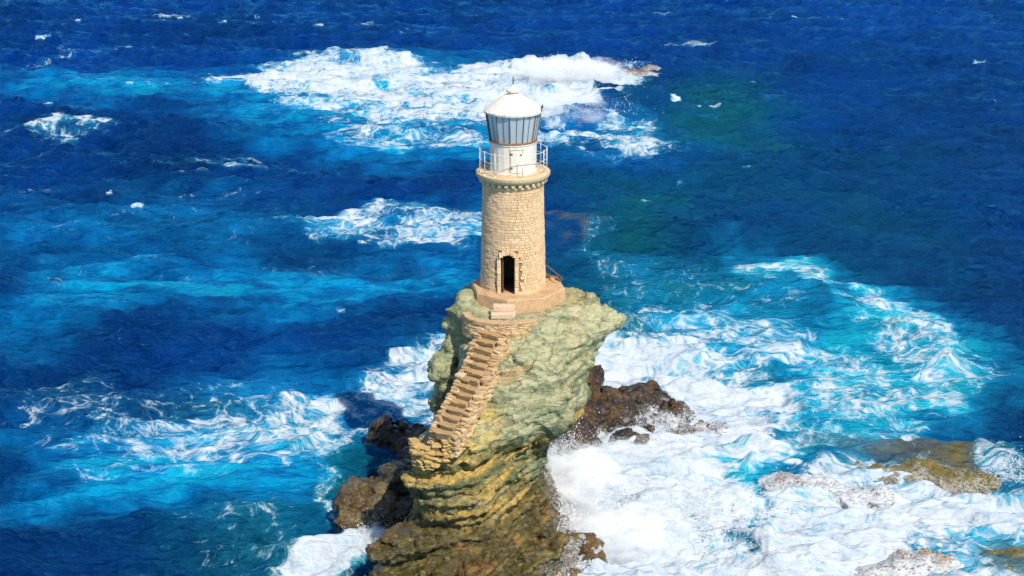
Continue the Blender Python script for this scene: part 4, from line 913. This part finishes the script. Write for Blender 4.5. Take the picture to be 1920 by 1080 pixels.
# curved kerb wall at the stair head
KW = empty('kerb_wall', (-.7, -3.5, 11.4)); tag(KW, 'low curved tan kerb wall between the lighthouse plinth and the stair head', 'wall')
pts_ = [(-2.15, -2.35), (-1.95, -2.95), (-1.5, -3.35), (-.8, -3.6), (0, -3.62), (.55, -3.5), (.95, -3.25)]
m_ = MB(); m2 = MB()
def cat(pts, t):
    n_ = len(pts) - 1; i = min(int(t * n_), n_ - 1); u_ = t * n_ - i; g_ = lambda k: pts[max(0, min(n_, k))]
    a_, b_, c_, d2_ = g_(i-1), g_(i), g_(i+1), g_(i+2)
    return [.5 * (2*b_[k] + (c_[k]-a_[k])*u_ + (2*a_[k]-5*b_[k]+4*c_[k]-d2_[k])*u_*u_ + (-a_[k]+3*b_[k]-3*c_[k]+d2_[k])*u_**3) for k in range(len(b_))]
for i in range(26):
    t = (i + .5) / 26; c = cat(pts_, t); e = cat(pts_, min(1, t + .02)); yw = math.atan2(e[1]-c[1], e[0]-c[0])
    m_.stone((c[0], c[1], 11.60), (.20, .34, .10), yw, .008, .15)
    q = 11.55
    while q > 10.75:
        th_ = random.uniform(.08, .15); m2.stone((c[0] + random.uniform(-.03, .03), c[1] + .03 + random.uniform(-.03, .03), q - th_/2), (random.uniform(.18, .34), .34, th_*.95), yw + random.uniform(-.1, .1), .012, .2); q -= th_
IK = Matrix.Translation((.7, 3.5, -11.4))
for o_ in (m_.build('coping', M['concrete']), m2.build('wall_stones', M['steps'])): o_.parent = KW; o_.matrix_parent_inverse = IK
# ------------------------------------------------------------------ SPRAY: real airborne water as small scattering clouds
def mat_spray(name, dens, scale, seed):
    b = NB(name); tc = b.n('ShaderNodeTexCoord'); p = tc.outputs['Object']
    ln = b.n('ShaderNodeVectorMath', operation='LENGTH'); b.l(p, ln.inputs[0])
    mp = b.n('ShaderNodeMapping'); b.l(p, mp.inputs[0]); mp.inputs['Location'].default_value = (seed * 3.7, seed * 1.3, seed)
    n1 = b.noise(mp.outputs[0], scale, 6, .62, .4)
    r = b.math('ADD', ln.outputs['Value'], b.math('MULTIPLY', b.math('SUBTRACT', n1, .5), 2.2))
    f = b.math('SUBTRACT', 1.0, b.ss(r, .25, .85)); f = b.math('MULTIPLY', f, b.math('SUBTRACT', 1.0, b.ss(ln.outputs['Value'], .8, 1.0)))
    v = b.n('ShaderNodeVolumePrincipled'); v.inputs['Color'].default_value = (1, 1, 1, 1); v.inputs['Anisotropy'].default_value = -.25
    b.l(b.math('MULTIPLY', f, dens), v.inputs['Density']); b.l(v.outputs[0], b.out.inputs['Volume']); return b.m
def spray(label, c, r, dens, scale=1.6, rz=0.0, seed=1):
    bm_ = MB(); bm_.lathe([(math.sin(math.pi*k/12) + 1e-4, -math.cos(math.pi*k/12)) for k in range(13)], 24)
    o = bm_.build('sea_spray', mat_spray('spray_%d' % seed, dens, scale, seed)); o.location = c; o.scale = r; o.rotation_euler = (0, 0, rz)
    tag(o, label, 'spray', kind='stuff'); return o
def A3(px, py, z): x, y = at(px, py, z); return (x, y, z)
spray('white burst of spray against the right flank of the stack', A3(1085, 900, 1.0), (2.6, 3.0, 2.0), 3.0, 2.6, .2, 1)
spray('mist drifting over the brown reef ledge right of the stack', A3(1190, 855, .4), (3.2, 2.2, 1.1), .7, 2.4, .1, 2)
spray('boiling spray at the bottom right of the stack', A3(1170, 1000, .6), (3.8, 2.8, 1.5), 2.4, 2.6, 0, 3)
spray('torn spray over the middle of the surge', A3(1290, 940, .4), (3.4, 2.4, 1.1), 1.8, 2.6, .3, 4)
spray('spray plume behind the lantern room above the far breakers', A3(1070, 200, .6), (6.2, 9, 1.7), .7, 2.2, .0, 5)
spray('breaking crest spray on the far reef', A3(1040, 136, .8), (6.5, 3.5, 2.2), 1.1, 2.4, 0, 6)
spray('second crest spray on the far reef', A3(1120, 134, .8), (4.5, 3.5, 2.0), 1.1, 2.4, 0, 7)
spray('splash at the foot of the left boulder', A3(700, 1012, .4), (1.2, 1.1, .9), 3.0, 2.2, 0, 8)
# flung droplets round each burst
def droplets(label, specs, seed):
    r = np.random.default_rng(seed); P = []; S = []
    for (c, rad, n, smin, smax_) in specs:
        q = r.normal(size=(n, 3)) * .55; q[:, 2] = np.abs(q[:, 2]); k = fbm(q[:, 0]*2 + seed, q[:, 1]*2, q[:, 2]*2, 3) > -.05
        q = q[k]; P.append(q * np.array(rad) + np.array(c)); S.append(r.uniform(smin, smax_, len(q)) * r.uniform(.4, 1, len(q)))
    P = np.concatenate(P); S = np.concatenate(S); n = len(P)
    T = np.array([(1, 0, 0), (-1, 0, 0), (0, 1, 0), (0, -1, 0), (0, 0, 1), (0, 0, -1)], float)
    Fo = np.array([(0,2,4),(2,1,4),(1,3,4),(3,0,4),(2,0,5),(1,2,5),(3,1,5),(0,3,5)])
    V = (P[:, None, :] + T[None] * S[:, None, None] * r.uniform(.6, 1.4, (n, 6, 1))).reshape(-1, 3); Fq = (Fo[None] + (np.arange(n) * 6)[:, None, None]).reshape(-1, 3)
    o = mesh_np('spray_droplets', V, Fq, M['drop'], smooth_=True); tag(o, label, 'spray', kind='stuff')
b_ = NB('droplet'); M['drop'] = b_.done(b_.pbsdf((.72, .74, .76), .4, None, .5))
droplets('flung white droplets and torn foam round the foot of the stack', [(A3(1060, 880, .6), (1.6, 2.2, 1.9), 5000, .012, .05), (A3(1150, 960, .5), (3.6, 3.4, 1.3), 9000, .010, .045), (A3(1230, 815, .5), (3.4, 2.0, .7), 2500, .010, .04), (A3(1310, 960, .3), (4, 3, .8), 5000, .012, .05), (A3(1040, 1040, .6), (1.6, 2, .9), 2500, .012, .04), (A3(700, 1010, .3), (1.2, 1.2, .9), 2000, .012, .04), (A3(1890, 890, .4), (1.2, 1.2, .9), 1500, .015, .05)], 5)
droplets('flung white droplets above the far breakers', [(A3(1040, 140, .8), (6, 3, 1.4), 4500, .02, .07), (A3(1120, 138, .6), (5, 3, 1.2), 3500, .02, .07), (A3(1080, 200, .6), (5, 6, 1.2), 4000, .02, .07), (A3(1215, 185, .3), (1.6, .8, .4), 500, .02, .06)], 9)
